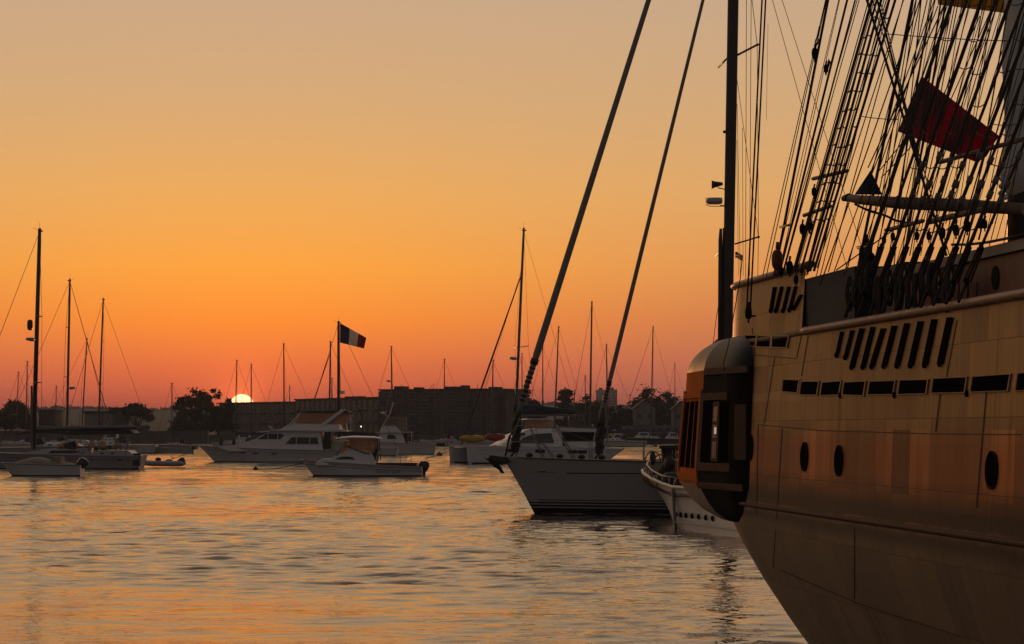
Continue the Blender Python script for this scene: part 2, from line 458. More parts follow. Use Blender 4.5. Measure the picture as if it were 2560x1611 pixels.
    mk = t.nodes.new('ShaderNodeMath'); mk.operation = 'MULTIPLY'; L(gz.outputs[0], mk.inputs[0]); L(lz.outputs[0], mk.inputs[1])
    pm = t.nodes.new('ShaderNodeMix'); pm.data_type = 'RGBA'; pm.blend_type = 'MULTIPLY'; L(mk.outputs[0], pm.inputs[0]); L(cr.outputs[0], pm.inputs[6]); L(k3.outputs[0], pm.inputs[7])
    c = mul(mul(pm.outputs[2], k1.outputs[0]), k2.outputs[0])
    c = mul(c, sr.outputs[0])
    wm = t.nodes.new('ShaderNodeMapping'); L(uv.outputs[0], wm.inputs[0]); wm.inputs['Scale'].default_value = (3.2, .55, 1)
    wn_ = t.nodes.new('ShaderNodeTexNoise'); wn_.inputs['Scale'].default_value = 1.0; wn_.inputs['Detail'].default_value = 3; L(wm.outputs[0], wn_.inputs[0])
    wr = t.nodes.new('ShaderNodeMapRange'); L(wn_.outputs[0], wr.inputs[0]); wr.inputs[1].default_value = .60; wr.inputs[2].default_value = .74
    st_ = t.nodes.new('ShaderNodeMix'); st_.data_type = 'RGBA'; st_.blend_type = 'MULTIPLY'; L(wr.outputs[0], st_.inputs[0]); L(c, st_.inputs[6]); st_.inputs[7].default_value = (.62, .48, .38, 1)
    c = st_.outputs[2]
    L(c, b.inputs['Base Color'])
    b.inputs['Roughness'].default_value = 0.42
    b.inputs['Specular IOR Level'].default_value = 0.05
    bp = t.nodes.new('ShaderNodeBump'); bp.inputs['Strength'].default_value = 0.35; bp.inputs['Distance'].default_value = 0.01
    L(sn.outputs[0], bp.inputs['Height']); L(bp.outputs[0], b.inputs['Normal'])
    return m
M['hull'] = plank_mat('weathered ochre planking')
M['varnish'] = mat('sunset orange varnished wood', (0.6, 0.18, 0.05), 0.6, var=0.12, vscale=4, coat=0.0, spec=0.0, stretch=(6, 6, 1))  # varnished wood with the orange sunset light put into its colour
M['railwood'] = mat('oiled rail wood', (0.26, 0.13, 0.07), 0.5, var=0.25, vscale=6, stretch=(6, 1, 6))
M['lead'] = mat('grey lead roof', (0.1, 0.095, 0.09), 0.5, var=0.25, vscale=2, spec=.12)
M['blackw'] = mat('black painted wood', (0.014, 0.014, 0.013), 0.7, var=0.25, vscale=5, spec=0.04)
M['hole'] = mat('dark interior', (0.01, 0.009, 0.008), 1.0, spec=0.0)
M['brownw'] = mat('dark brown wood', (0.085, 0.045, 0.028), 0.7, var=0.2, vscale=6, stretch=(5, 5, 1), spec=.15)
M['redbrown'] = mat('red brown deckhouse paint', (0.13, 0.045, 0.025), 0.55, var=0.25, vscale=3, stretch=(1, 4, 1))
M['spar'] = mat('scraped spar wood', (0.2, 0.13, 0.085), 0.6, var=0.2, vscale=5)
M['greycloth'] = mat('grey mast cloth', (0.62, 0.61, 0.56), 0.85, var=0.15, vscale=4)

AX = Vector((0.109, -0.994)); IN = Vector((0.994, 0.109)); CL = Vector((6.86, 33.99))
def shell(u, z):
    W = 4.5 - 0.03 * max(0, z - 2.0) ** 1.5
    Lc = 2.3 + 0.9 * max(0, 2.2 - z)
    q = min(1.0, max(0.0, u / Lc))
    sh = (1 - (1 - q) ** 2.6) ** (1 / 2.6)
    tt = max(0, 2.1 - z)
    tuck = 0.38 * tt * tt / (tt + 0.3) + 0.10 * tt * tt
    tuck *= 1 - 0.45 * min(1, u / 14)
    wdt = max(0.0, (W - tuck) * sh)
    p = CL + AX * (u + 0.18 * max(0, 2.2 - z)) - IN * wdt
    return Vector((p.x, p.y, z))
SHIP = thing('sailing_ship', 'tall wooden sailing ship with ochre planked hull and dense black rigging filling the right edge', 'sailing ship', (4.5, 26, 0), 0)
us = [2.3 * (i / 26.0) ** 2.2 for i in range(26)] + [2.3 + 0.35 * i for i in range(50)]
def hullmesh(name, us, zs, parent=SHIP):
    mb = MB(); rings = []
    for z in zs: rings.append([shell(u, z) for u in us])
    mb.loft(rings)
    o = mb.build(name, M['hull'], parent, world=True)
    me = o.data; uvl = me.uv_layers.new(name='UVMap')
    # arc length along the side for planks
    nu = len(us); arcs = []
    a = 0; arcs.append(0)
    for i in range(1, nu):
        a += (shell(us[i], 2.6) - shell(us[i - 1], 2.6)).length; arcs.append(a)
    for p in me.polygons:
        for li in p.loop_indices:
            vi = me.loops[li].vertex_index
            uvl.data[li].uv = (arcs[vi % nu], zs[vi // nu])
    return o
zl = [-0.4 + 0.1 * i for i in range(44)] + [4.02]
zl = [z for z in zl if z < 4.0] + [4.02]
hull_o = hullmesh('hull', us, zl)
us_p = [u for u in us if u < 6.12]
bul_o = hullmesh('poop_bulwark', us_p, [4.02, 4.2, 4.4, 4.62, 4.74])
def bvh(*obs):
    vs = []; fs = []
    for o in obs:
        n = len(vs); vs += [ROOT[SHIP.name] @ v.co for v in o.data.vertices]; fs += [[i + n for i in p.vertices] for p in o.data.polygons]
    return BVHTree.FromPolygons(vs, fs)
HT = bvh(hull_o, bul_o)
def on_hull(px, py):
    l, n, i, d = HT.ray_cast(Vector((0, 0, CZ)), ray(px, py).normalized())
    if l is None: return None, None
    if n.dot(ray(px, py)) > 0: n = -n
    return l, n
def patch(mb, quad, off, th=0.01, nx=6, ny=3):
    # quad of photo pixels laid on the planking, th proud of it
    (ax, ay), (bx, by), (cx, cy), (dx, dy) = quad
    g = []
    for j in range(ny + 1):
        row = []
        for i in range(nx + 1):
            s, t = i / nx, j / ny
            x = (ax * (1 - s) + bx * s) * (1 - t) + (dx * (1 - s) + cx * s) * t
            y = (ay * (1 - s) + by * s) * (1 - t) + (dy * (1 - s) + cy * s) * t
            l, n = on_hull(x, y)
            if l is None: return False
            row.append((l, n))
        g.append(row)
    top = [[l + n * (off + th) for l, n in r] for r in g]; bot = [[l + n * off for l, n in r] for r in g]
    k = nx + 1
    vs = [p for r in top for p in r] + [p for r in bot for p in r]; o = k * (ny + 1)
    fs = [(j * k + i, j * k + i + 1, (j + 1) * k + i + 1, (j + 1) * k + i) for j in range(ny) for i in range(nx)]
    for i in range(nx): fs += [(i, i + 1, i + 1 + o, i + o), (ny * k + i, ny * k + i + 1, ny * k + i + 1 + o, ny * k + i + o)]
    for j in range(ny): fs += [(j * k, (j + 1) * k, (j + 1) * k + o, j * k + o), (j * k + nx, (j + 1) * k + nx, (j + 1) * k + nx + o, j * k + nx + o)]
    mb.add(vs, fs); return True
# stern closing and deck
mb = MB()
pts = [shell(u, 3.3) for u in us]
far = [Vector((2 * (CL + AX * u).x - p.x, 2 * (CL + AX * u).y - p.y, 3.3)) for u, p in zip(us, pts)]
for i in range(len(us) - 1):
    mb.add([pts[i], pts[i + 1], far[i + 1], far[i]], [(0, 1, 2, 3)])
mb.build('deck', M['brownw'], SHIP, world=True)
mb = MB(); mb.loft([[Vector((2 * (CL + AX * u).x - shell(u, z).x, 2 * (CL + AX * u).y - shell(u, z).y, z)) for u in us] for z in (0, 1, 2, 3, 4.02)])
mb.build('far_side', M['brownw'], SHIP, world=True)
# rails
def railbar(name, u0, u1, z, wd, ht, out, m):
    rs = []; n = 60
    for i in range(n + 1):
        u = u0 + (u1 - u0) * (i / n) ** (2 if u0 < 0.5 else 1)
        p = shell(u, z); e = 0.02
        d = (shell(u + e, z) - shell(max(0, u - e), z)); d.z = 0; d.normalize()
        nn = Vector((d.y, -d.x, 0))
        if nn.dot(Vector((-IN.x, -IN.y, 0))) < 0 and u > 0.6: nn = -nn
        if u <= 0.6:
            c = Vector((*(CL + AX * 2.2), z)); 
            if nn.dot(p - c) < 0: nn = -nn
        r = []
        for k in range(8):
            a = 2 * PI * k / 8 + PI / 8
            r.append(p + nn * (out + wd / 2 * math.cos(a)) + Vector((0, 0, ht / 2 * math.sin(a) * 1.1)))
        rs.append(r)
    mb = MB(); mb.loft(rs, close=True); return mb.build(name, m, SHIP, world=True)
railbar('main_rail', 6.0, 18.8, 4.05, 0.12, 0.075, 0.01, M['railwood'])
railbar('poop_rail', 0.02, 6.1, 4.76, 0.12, 0.07, 0.01, M['railwood'])
railbar('wale_moulding', 2.2, 18.8, 2.13, 0.045, 0.05, 0.01, M['brownw'])
railbar('lower_moulding', 0.05, 6.1, 4.04, 0.03, 0.06, 0.0, M['hull'])
# seams: the long dark butts of the planking
SC = 3.087
def z3(x, y): return (1780 + x / SC, 640 + y / SC)
# gun-deck openings
slots = [((265, 615), (350, 617), (342, 695), (262, 693)), ((362, 620), (462, 624), (455, 703), (352, 700)), ((478, 622), (600, 620), (580, 706), (470, 703)),
         ((560, 957), (680, 962), (665, 1055), (550, 1046)), ((700, 972), (832, 972), (815, 1073), (688, 1070)), ((862, 980), (1005, 968), (985, 1070), (848, 1077)),
         ((1032, 978), (1193, 970), (1175, 1078), (1018, 1070)), ((1230, 972), (1422, 965), (1405, 1068), (1214, 1070)), ((1462, 962), (1675, 958), (1660, 1062), (1448, 1068)),
         ((1722, 950), (1975, 938), (1958, 1052), (1706, 1058)), ((2025, 935), (2312, 915), (2290, 1040), (2008, 1050)), ((2375, 910), (2600, 890), (2600, 1030), (2356, 1040))]
def grow(q, d):
    cx = sum(p[0] for p in q) / 4; cy = sum(p[1] for p in q) / 4
    return [(p[0] + math.copysign(d, p[0] - cx), p[1] + math.copysign(d * 0.8, p[1] - cy)) for p in q]
for s in slots:
    q = [z3(*p) for p in s]
    fr = MB()
    ox = grow(q, 2.6)
    ok = True
    for i in range(4):
        j = (i + 1) % 4
        ok = patch(fr, [ox[i], ox[j], q[j], q[i]], 0.002, 0.016, 4, 1) and ok
    if not fr.v: continue
    win = fr.build('gun_port_frame', M['cream'] if False else M['railwood'], SHIP, world=True)
    mb = MB(); patch(mb, q, 0.001, 0.003)
    if mb.v: mb.build('port_opening', M['hole'], win, world=True)
# portholes
for cx, cy, rx, ry in ((1877, 1119, 7, 32), (2013, 1142, 9, 36), (2099, 1152, 11, 38), (2482, 1176, 17, 47)):
    l, n = on_hull(cx, cy)
    D = l.y; r_ = ry / F * D
    e1 = Vector((-n.y, n.x, 0)).normalized(); e2 = Vector((0, 0, 1)); e2 = (e2 - n * n.z).normalized()
    mb = MB(); k = 24; n_ = n
    rings = []
    for rr, off in ((r_ * 1.0, 0.0), (r_ * 1.04, 0.02), (r_ * 0.96, 0.024), (r_ * 0.9, 0.004)):
        rings.append([l + (e1 * math.cos(2 * PI * i / k) + e2 * math.sin(2 * PI * i / k)) * rr + n_ * off for i in range(k)])
    mb.loft(rings, close=True, caps=False); ph = mb.build('porthole', M['blackw'], SHIP, world=True)
    mb = MB(); mb.slab([l + (e1 * math.cos(2 * PI * i / k) + e2 * math.sin(2 * PI * i / k)) * r_ * 0.94 for i in range(k)], n_, 0.008)
    mb.build('pane', M['hole'], ph, world=True)
# plank butts as thin grooves (dark seams standing a hair proud of the paint)
seams = [((2098, 1085), (2106, 1085), (2095, 1240), (2088, 1240))]
for a, b, wd in (((1895, 1062), (1890, 1288), 2), ((2350, 985), (2338, 1080), 3), ((2465, 980), (2440, 1270), 3), ((2135, 1322), (2135, 1500), 2), ((1955, 1070), (1932, 1420), 2),
                 ((2020, 840), (2003, 940), 2), ((2392, 800), (2365, 945), 2.5), ((2003, 840), (1991, 895), 2), ((1936, 895), (1911, 1058), 1.5), ((1880, 820), (1888, 895), 1.5)):
    mb = MB(); patch(mb, [a, (a[0] + wd, a[1]), (b[0] + wd, b[1]), b], 0.001, 0.003, 1, 8)
    if mb.v: mb.build('plank_seam', M['brownw'], SHIP, world=True)
for pts_ in ([(1890, 887), (1991, 896)], [(1895, 1061), (2050, 1076), (2338, 1084), (2555, 1086)], [(1950, 1425), (2150, 1510), (2400, 1590)]):
    mb = MB()
    for a, b in zip(pts_[:-1], pts_[1:]): patch(mb, [a, b, (b[0], b[1] + 2), (a[0], a[1] + 2)], 0.001, 0.003, 14, 1)
    if mb.v: mb.build('plank_seam', M['brownw'], SHIP, world=True)
# chainplates
chain = [((490, 240), (460, 425), 22), ((545, 238), (500, 425), 20), ((600, 238), (555, 425), 20), ((652, 236), (605, 420), 20), ((694, 300), (640, 405), 22),
         ((1010, 585), (970, 768), 20), ((1090, 575), (1037, 785), 24), ((1165, 560), (1085, 862), 34), ((1250, 548), (1172, 860), 32), ((1330, 560), (1240, 855), 34),
         ((1415, 540), (1335, 852), 34), ((1513, 520), (1435, 850), 36), ((1618, 505), (1540, 848), 38), ((1724, 490), (1650, 845), 40), ((1845, 475), (1768, 835), 44)]
for a, b, wd in chain:
    p, q = z3(*a), z3(*b); h = wd / SC / 2
    mb = MB(); patch(mb, [(p[0] - h, p[1]), (p[0] + h, p[1]), (q[0] + h, q[1]), (q[0] - h, q[1])], 0.004, 0.012, 1, 6)
    l, n = on_hull(*q)
    if l: mb.ell(l + n * 0.015, (0.022, 0.022, 0.03), 8, 6)
    o = mb.build('chainplate', M['hole'], SHIP, world=True)
for x, y in ((1170, 470), (1253, 455), (1345, 445), (1435, 428), (1530, 410), (1633, 392), (1738, 378), (1850, 365), (1095, 490), (1022, 505)):   # pin tops along the rail
    p = z3(x, y + 55); l, n = on_hull(p[0], p[1] + 30)
    if l is None: continue
    D = l.y - 0.0
    a = at(p[0], p[1], D); b = at(p[0] + 6, p[1] - 17, D + 0.02)
    mb = MB(); mb.tube([a, a.lerp(b, 0.5), b], [0.018, 0.022, 0.014], 8); mb.build('belaying_pin', M['spar'], SHIP, world=True)
for x, y in ((995, 1078), (1415, 1075), (1975, 1062)):      # ring bolts below the ports
    l, n = on_hull(*z3(x, y)); mb = MB(); mb.ell(l + n * 0.012, (0.018, 0.018, 0.034), 8, 6); mb.build('ring_bolt', M['blackw'], SHIP, world=True)

# ---- quarter gallery: sunset light aft and shade forward are painted into its colours
def XD(px, D): return Vector((xat(px, D), D))
G_ = XD(1850, 31.2); B_ = XD(1713, 33.6); C_ = XD(1757, 31.9); E_ = XD(1873, 30.15); H_ = XD(1800, 34.6)
prof = [(1.885, .12, .5), (1.90, .33, .6), (2.0, .66, .8), (2.11, .86, .92), (2.32, 1.12, 1), (2.45, 1.15, 1), (3.43, 1.0, 1), (3.56, .985, 1), (3.66, .972, 1)] + [(3.6 + .535 * q / 16, .985 * (1 - (q / 16) ** 2.4) ** .5, (1 - (q / 16) ** 3.2) ** .5) for q in range(4, 17)]
def gp(P, z, k): 
    p = G_ + (P - G_) * k; return Vector((p.x, p.y, z))
def ring_at(z, s, e, nB=6):
    b0 = gp(B_, z, s); c0 = gp(C_, z, s); h0 = gp(H_, z, min(s, 1)); e0 = gp(E_, z, e)
    return h0, b0, c0, e0
def gsides(name, z0, z1, which, m, parent, off=0.0):
    rs = []
    for z, s, e in prof:
        if z < z0 - 1e-6 or z > z1 + 1e-6: continue
        h0, b0, c0, e0 = ring_at(z, s, e)
        if which == 'aft': r = [h0, b0, b0.lerp(c0, .33), b0.lerp(c0, .66), c0]
        else: r = [c0, c0.lerp(e0, .1), c0.lerp(e0, .5), e0, Vector((e0.x + .3, e0.y + .1, e0.z))]
        rs.append(r)
    mb = MB(); mb.loft(rs, sm=True); return mb.build(name, m, parent, world=True)
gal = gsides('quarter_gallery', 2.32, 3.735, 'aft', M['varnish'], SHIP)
gsides('gallery_side_panel', 2.32, 3.735, 'fwd', M['blackw'], gal)  # dark paint, its black also carrying the shade of this side
gsides('gallery_roof', 3.732, 4.2, 'aft', M['lead'], gal); gsides('gallery_roof', 3.732, 4.2, 'fwd', mat('shaded lead', (0.02, 0.021, 0.024), 0.5, spec=.2), gal)  # one lead roof, its forward half coloured darker as the shaded side
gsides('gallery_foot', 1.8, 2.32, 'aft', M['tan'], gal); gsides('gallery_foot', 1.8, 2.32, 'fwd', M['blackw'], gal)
def sz(z):
    for (z0, s0, e0), (z1, s1, e1) in zip(prof[:-1], prof[1:]):
        if z0 <= z <= z1: f = (z - z0) / (z1 - z0); return s0 + (s1 - s0) * f
    return 1
def gface(which, a, b, z0, z1, off, th, mb, n=4):
    # panel on a face between fractions a..b and heights z0..z1
    P, Q = (B_, C_) if which == 'aft' else (C_, E_)
    vs = []
    for i in range(n + 1):
        z = z0 + (z1 - z0) * i / n
        p = gp(P, z, sz(z)); q = gp(Q, z, sz(z) if which == 'aft' else 1)
        d = (q - p).normalized(); nn = Vector((d.y, -d.x, 0)); 
        if nn.x > 0: nn = -nn
        for f in (a, b):
            c = p.lerp(q, f); vs += [c + nn * off, c + nn * (off + th)]
    fs = []
    for i in range(n):
        o = i * 4; fs += [(o, o + 4, o + 5, o + 1), (o + 2, o + 3, o + 7, o + 6), (o + 1, o + 5, o + 7, o + 3), (o, o + 2, o + 6, o + 4)]
    fs += [(0, 1, 3, 2), (n * 4, n * 4 + 2, n * 4 + 3, n * 4 + 1)]
    mb.add(vs, fs)
for a in (0.09, 0.37, 0.65):
    mb = MB(); gface('aft', a, a + 0.21, 2.52, 3.36, 0.003, 0.006, mb); mb.build('gallery_window', M['hole'], gal, world=True)
mb = MB(); gface('aft', 0.02, 1.0, 3.40, 3.47, 0.0, 0.03, mb); gface('aft', 0.02, 1.0, 2.36, 2.46, 0.0, 0.02, mb); gface('aft', 0.9, 1.0, 2.4, 3.5, 0.0, 0.025, mb); gface('aft', 0, 0.06, 2.4, 3.5, 0.0, 0.025, mb)
mb.build('gallery_moulding', M['varnish'], gal, world=True)
mb = MB()
for z0, z1, a, b in ((3.67, 3.75, 0.05, 1.0), (2.28, 2.36, 0.0, .9), (3.36, 3.45, 0.0, .58), (2.5, 2.6, 0.0, .66), (2.5, 3.4, 0.0, .07)):
    gface('fwd', a, b, z0, z1, 0.0, 0.03, mb)
mb.build('gallery_moulding', M['brownw'], gal, world=True)
mb = MB(); gface('fwd', .07, .40, 2.6, 3.36, 0.004, 0.006, mb); pn = mb.build('gallery_casement', M['hole'], gal, world=True)
mb = MB(); gface('fwd', .28, .42, 2.62, 3.34, 0.011, 0.014, mb, 6); mb.build('casement_frame', M['brownw'], pn, world=True)
mb = MB()
for z0, z1 in ((2.66, 2.86), (2.9, 3.06), (3.1, 3.28)): gface('fwd', .31, .39, z0, z1, 0.026, 0.003, mb)
mb.build('casement_pane', mat('pale reflecting pane', (0.10, 0.12, 0.10), 0.15), pn, world=True)
lampm = bpy.data.materials.new('lit cabin lamp'); lampm.use_nodes = True
lampm.node_tree.nodes['Principled BSDF'].inputs['Emission Color'].default_value = (1, .85, .5, 1); lampm.node_tree.nodes['Principled BSDF'].inputs['Emission Strength'].default_value = 0.28
mb = MB(); gface('fwd', .345, .385, 2.95, 3.03, 0.030, 0.003, mb); mb.build('cabin_lamp', lampm, pn, world=True)
mb = MB(); gface('fwd', .44, .58, 2.62, 3.34, 0.004, 0.01, mb); mb.build('gallery_window', M['hole'], gal, world=True)
mb = MB(); gface('fwd', .75, .98, 2.65, 3.3, 0.003, 0.03, mb); mb.build('gallery_door', mat('door stain', (.05, .022, .014), .7, spec=.1), gal, world=True)
# a line hanging over the gallery roof
mb = MB(); mb.tube([at(x, y, d) for x, y, d in ((1856, 640, 29.5), (1850, 700, 29.6), (1832, 800, 29.8), (1820, 868, 30.0), (1808, 910, 30.1), (1815, 945, 30.05), (1835, 975, 30.0))], 0.006, 5)
mb.build('hanging_line', M['rope'], SHIP, world=True)

# ---- inboard walls, deckhouse
def inwall(name, D0, D1, inb, z0, z1, m, th=0.1):
    def p(D, k): return Vector((2.77 + (30 - D) * .1095 + inb + k, D, 0))
    mb = MB(); a, b, c, d = p(D0, 0), p(D1, 0), p(D1, th), p(D0, th)
    V = [Vector((q.x, q.y, z)) for z in (z0, z1) for q in (a, b, c, d)]
    mb.add(V, [(0, 3, 2, 1), (4, 5, 6, 7), (0, 1, 5, 4), (1, 2, 6, 5), (2, 3, 7, 6), (3, 0, 4, 7)])
    return mb.build(name, m, SHIP, world=True)
inwall('canvas_dodger', 27.95, 25.6, 0.14, 4.04, 4.62, mat('charcoal canvas', (0.03, 0.03, 0.036), 0.85, var=0.3, vscale=3), 0.9)
inwall('inner_bulwark', 25.55, 24.3, 0.3, 3.6, 4.58, M['dark'], 1.5)
dh = inwall('deckhouse', 24.28, 14.0, 0.34, 3.3, 4.44, M['redbrown'], 2.4)
inwall('deckhouse_cap', 24.4, 14.0, 0.29, 4.445, 4.53, mat('worn pale cap', (0.22, 0.18, 0.14), 0.6, var=0.2), 2.5)
# oval opening in the deckhouse
def on_in(px, py, inb):                     # ray meets the inner wall plane
    r = ray(px, py); o = Vector((0, 0, CZ)); n = Vector((1, .1095, 0)).normalized(); p0 = Vector((2.77 + inb, 30, 0))
    t = (p0 - o).dot(n) / r.dot(n); return o + r * t, -n
l, n = on_in(2490, 695, 0.34); mb = MB(); r_ = 0.085
e1 = Vector((-n.y, n.x, 0))
mb.slab([l + e1 * 0.1 * math.cos(a) + Vector((0, 0, 0.1 * math.sin(a))) for a in [2 * PI * i / 20 for i in range(20)]], n, 0.012)
mb.build('scuttle', M['blackw'], dh, world=True)
for px in (2395, 2418, 2440, 2300, 2330):
    a, n = on_in(px, 765, 0.26); b, _ = on_in(px + 2, 705 if px > 2350 else 700, 0.26); mb = MB(); mb.tube([a, b], 0.011, 6); mb.build('stanchion', M['redbrown'], SHIP, world=True)
mb = MB(); mb.tube([on_in(2265, 675, .3)[0], on_in(2368, 655, .3)[0], on_in(2370, 700, .3)[0]], 0.008, 6); mb.build('handrail', M['steel'], SHIP, world=True)
mb = MB(); mb.tube([on_in(x, y, .25)[0] for x, y in ((2380, 612), (2420, 612), (2470, 606), (2520, 596), (2560, 586))], 0.012, 6); mb.build('slack_line', M['rope'], SHIP, world=True)

# ---- masts and spars standing on deck
def Pz(x, y, D): return at(x, y, D)
mb = MB(); mb.tube([Pz(2556, 900, 25.5), Pz(2556, 430, 25.5), Pz(2558, 0, 25.5), Pz(2562, -700, 25.5)], [0.15, 0.15, 0.145, 0.13], 20); mast_o = mb.build('mast', M['dmast'], SHIP, world=True)
mb = MB(); rs = []
for i in range(15):
    y = 505 - i * 90; wv = 0.19 + 0.02 * math.sin(i * 2.1) - (0.06 if i == 0 else 0)
    c = Pz(2554 + i * .8, y, 25.5); rs.append([c + Vector((math.cos(a) * (wv + .008 * math.sin(5 * a + i)), math.sin(a) * wv, 0)) for a in [2 * PI * k / 24 for k in range(24)]])
mb.loft(rs, close=True); mb.build('mast_cloth', M['greycloth'], SHIP, world=True)
mb = MB()
for i in range(9): mb.ell(Pz(2508 + 6 * math.sin(i * 3), 430 + 9 * i, 25.3), (.035, .03, .03), 8, 6)
mb.build('furled_bunt', M['greycloth'], SHIP, world=True)
mb = MB(); mb.tube([Pz(2114, 499, 26.5), Pz(2126, 496, 26.4), Pz(2150, 500, 26.2), Pz(2250, 508, 25.9), Pz(2400, 514, 25.6), Pz(2560, 523, 25.2)], [.022, .04, .048, .062, .068, .058], 14); mb.build('boom', M['spar'], SHIP, world=True)
mb = MB(); mb.tube([Pz(2108, 497, 26.5), Pz(2124, 494, 26.42)], [.03, .045], 10); mb.build('boom_end_cap', M['dark'], SHIP, world=True)
mb = MB(); mb.tube([Pz(x, y, 26) for x, y in ((2136, 510), (2160, 522), (2190, 532), (2215, 540), (2240, 552), (2290, 562))], 0.012, 6); mb.tube([Pz(x, y, 26) for x, y in ((2138, 512), (2175, 530), (2200, 536))], 0.008, 6); mb.build('slack_line', M['rope'], SHIP, world=True)
def batten(x0, y0, x1, y1, D, r=0.022, m=None):
    mb = MB(); a, b = Pz(x0, y0, D + .4), Pz(x1, y1, D - .4)
    mb.tube([a, a.lerp(b, .04), a.lerp(b, .96), b], [r * .6, r, r, r * .6], 8); mb.build('batten', m or M['spar'], SHIP, world=True)
batten(2030, 448, 2121, 427, 28); batten(2008, 540, 2078, 515, 28); batten(1948, 569, 1980, 561, 28.5, .014)
batten(2346, 407, 2560, 348, 24.5, .024); batten(2318, 556, 2458, 524, 24.6, .03); batten(2212, 577, 2310, 552, 25, .022); batten(2143, 620, 2178, 616, 26.5, .018)

# ---- standing and running rigging
rnd = random.Random(11)
def sideD(px):
    lo, hi = 15.0, 33.0
    for _ in range(40):
        m_ = (lo + hi) / 2; X = 2.77 + (30 - m_) * .1095
        if xat(px, m_) > X: hi = m_
        else: lo = m_
    return lo
def line(pts, wpx, name='shroud', D0=None, D1=None, m=None, sag=0, n=5):
    (x0, y0), (x1, y1) = pts[0], pts[-1]
    d0 = D0 if D0 else sideD(max(x0, 1830)); d1 = D1 if D1 else d0 + 0.6
    # carry each line on to the mast above the frame
    a = Pz(x0, y0, d0); b = Pz(x1, y1, d1); L = (b - a)
    if y1 <= 0: b = a + L * ((y0 + 330) / (y0 - y1))
    r = wpx / 2 / F * (d0 + d1) / 2
    P = [a.lerp(b, i / n) for i in range(n + 1)] if sag else [a, a.lerp(b, .5), b]
    if sag:
        for i, p in enumerate(P): p.z -= sag * 4 * (i / n) * (1 - i / n)
    mb = MB(); mb.tube(P, r, 5 if wpx < 4 else 7, cap=False)
    mb.build(name, m or M['rope'], SHIP, world=True); return a, b
def thru(x400, x0, yb, w, name='shroud', **k):   # a straight line through (x400,400) and (x0,0), starting at row yb
    sl = (x0 - x400) / 400.0
    return line([(x400 - sl * (yb - 400), yb), (x0, 0)], w, name, **k)
for a, b, w in ((1973, 2064, 2.5), (1979, 2066, 2.5), (1992, 2070, 7), (2003, 2097, 2), (2010, 2099, 2), (2019, 2118, 6), (2032, 2138, 4.5), (2037, 2148, 2.5), (2028, 2143, 2.5)):
    thru(a, b, 690 if a < 2015 else 680, w, 'backstay')
mizzen = []
for i, (a, b, w) in enumerate(((2066, 2180, 8), (2080, 2192, 6), (2094, 2203, 7), (2106, 2222, 6), (2118, 2238, 7))):
    mizzen.append(thru(a, b, 678, w, 'mizzen_shroud'))
for a, b, w in ((2072, 2186, 2.5), (2087, 2190, 2.5), (2100, 2216, 3), (2112, 2210, 2.5), (2060, 2172, 3), (2124, 2225, 2.5)):
    thru(a, b, 690, w, 'halyard')
for a, b, w in ((2130, 2259, 3), (2148, 2258, 3), (2160, 2300, 3.5), (2188, 2290, 3), (2200, 2281, 8), (2215, 2302, 3), (2229, 2318, 3), (2245, 2338, 3), (2262, 2303, 3), (2300, 2365, 6), (2291, 2352, 3)):
    thru(a, b, 660 + rnd.uniform(-30, 60), w, 'stay', D0=26.5, D1=26.2)
main_sh = []
for i in range(10):
    xb = 2112 + 31.5 * i; yb = 795 - 4.2 * i
    x400 = 2246 + 33 * i; sl = (x400 - xb) / (yb - 400)
    main_sh.append(line([(xb, yb), (x400 + sl * 400, 0)], 10 if i % 2 == 0 else 8, 'main_shroud', D0=sideD(xb) - .02, D1=sideD(xb) - .6))
for i in range(48):
    x400 = 2222 + 6.9 * i + rnd.uniform(-6, 6); sl = rnd.choice((.16, .2, .24, .27, .30, .34)) + rnd.uniform(-.015, .015)
    yb = rnd.choice((560, 600, 640, 700, 740)); D = rnd.uniform(23.5, 26.5)
    line([(x400 - sl * (yb - 400), yb), (x400 + sl * 400, 0)], rnd.choice((2, 2.2, 2.5, 2.8, 3, 4)), 'running_rigging', D0=D, D1=D + .3)
# lines crossing the other way
for p, q, w in (((2366, 640), (2167, 0), 7), ((2380, 660), (2181, 0), 3), ((2300, 420), (2193, 0), 6), ((2311, 455), (2200, 0), 3)):
    line([p, q], w, 'preventer_stay', D0=25, D1=25.5)
for p, q, w in (((2119, 676), (1931, 0), 1.6), ((2200, 760), (1955, 0), 1.6), ((2330, 560), (2250, 200), 1.8)):
    line([p, q], w, 'lift', D0=27.5, D1=28)
for p, q, w in (((2085, 680), (2340, -10), 3), ((2108, 690), (2330, 30), 3), ((2170, 420), (2395, -60), 3.5), ((2178, 440), (2345, 15), 3), ((2330, 300), (2450, 40), 3), ((2350, 310), (2480, 20), 3), ((2090, 676), (2255, 560), 3.5), ((2196, 430), (2262, 350), 3), ((2203, 445), (2280, 365), 3)):
    line([p, q], w, 'brace', D0=26, D1=26)
for p, q in (((2215, 85), (2525, 103)), ((2148, 290), (2245, 299)), ((2480, 311), (2540, 311))):
    line([p, q], 2.5, 'horizontal_wire', D0=26, D1=25, sag=.01, n=6)
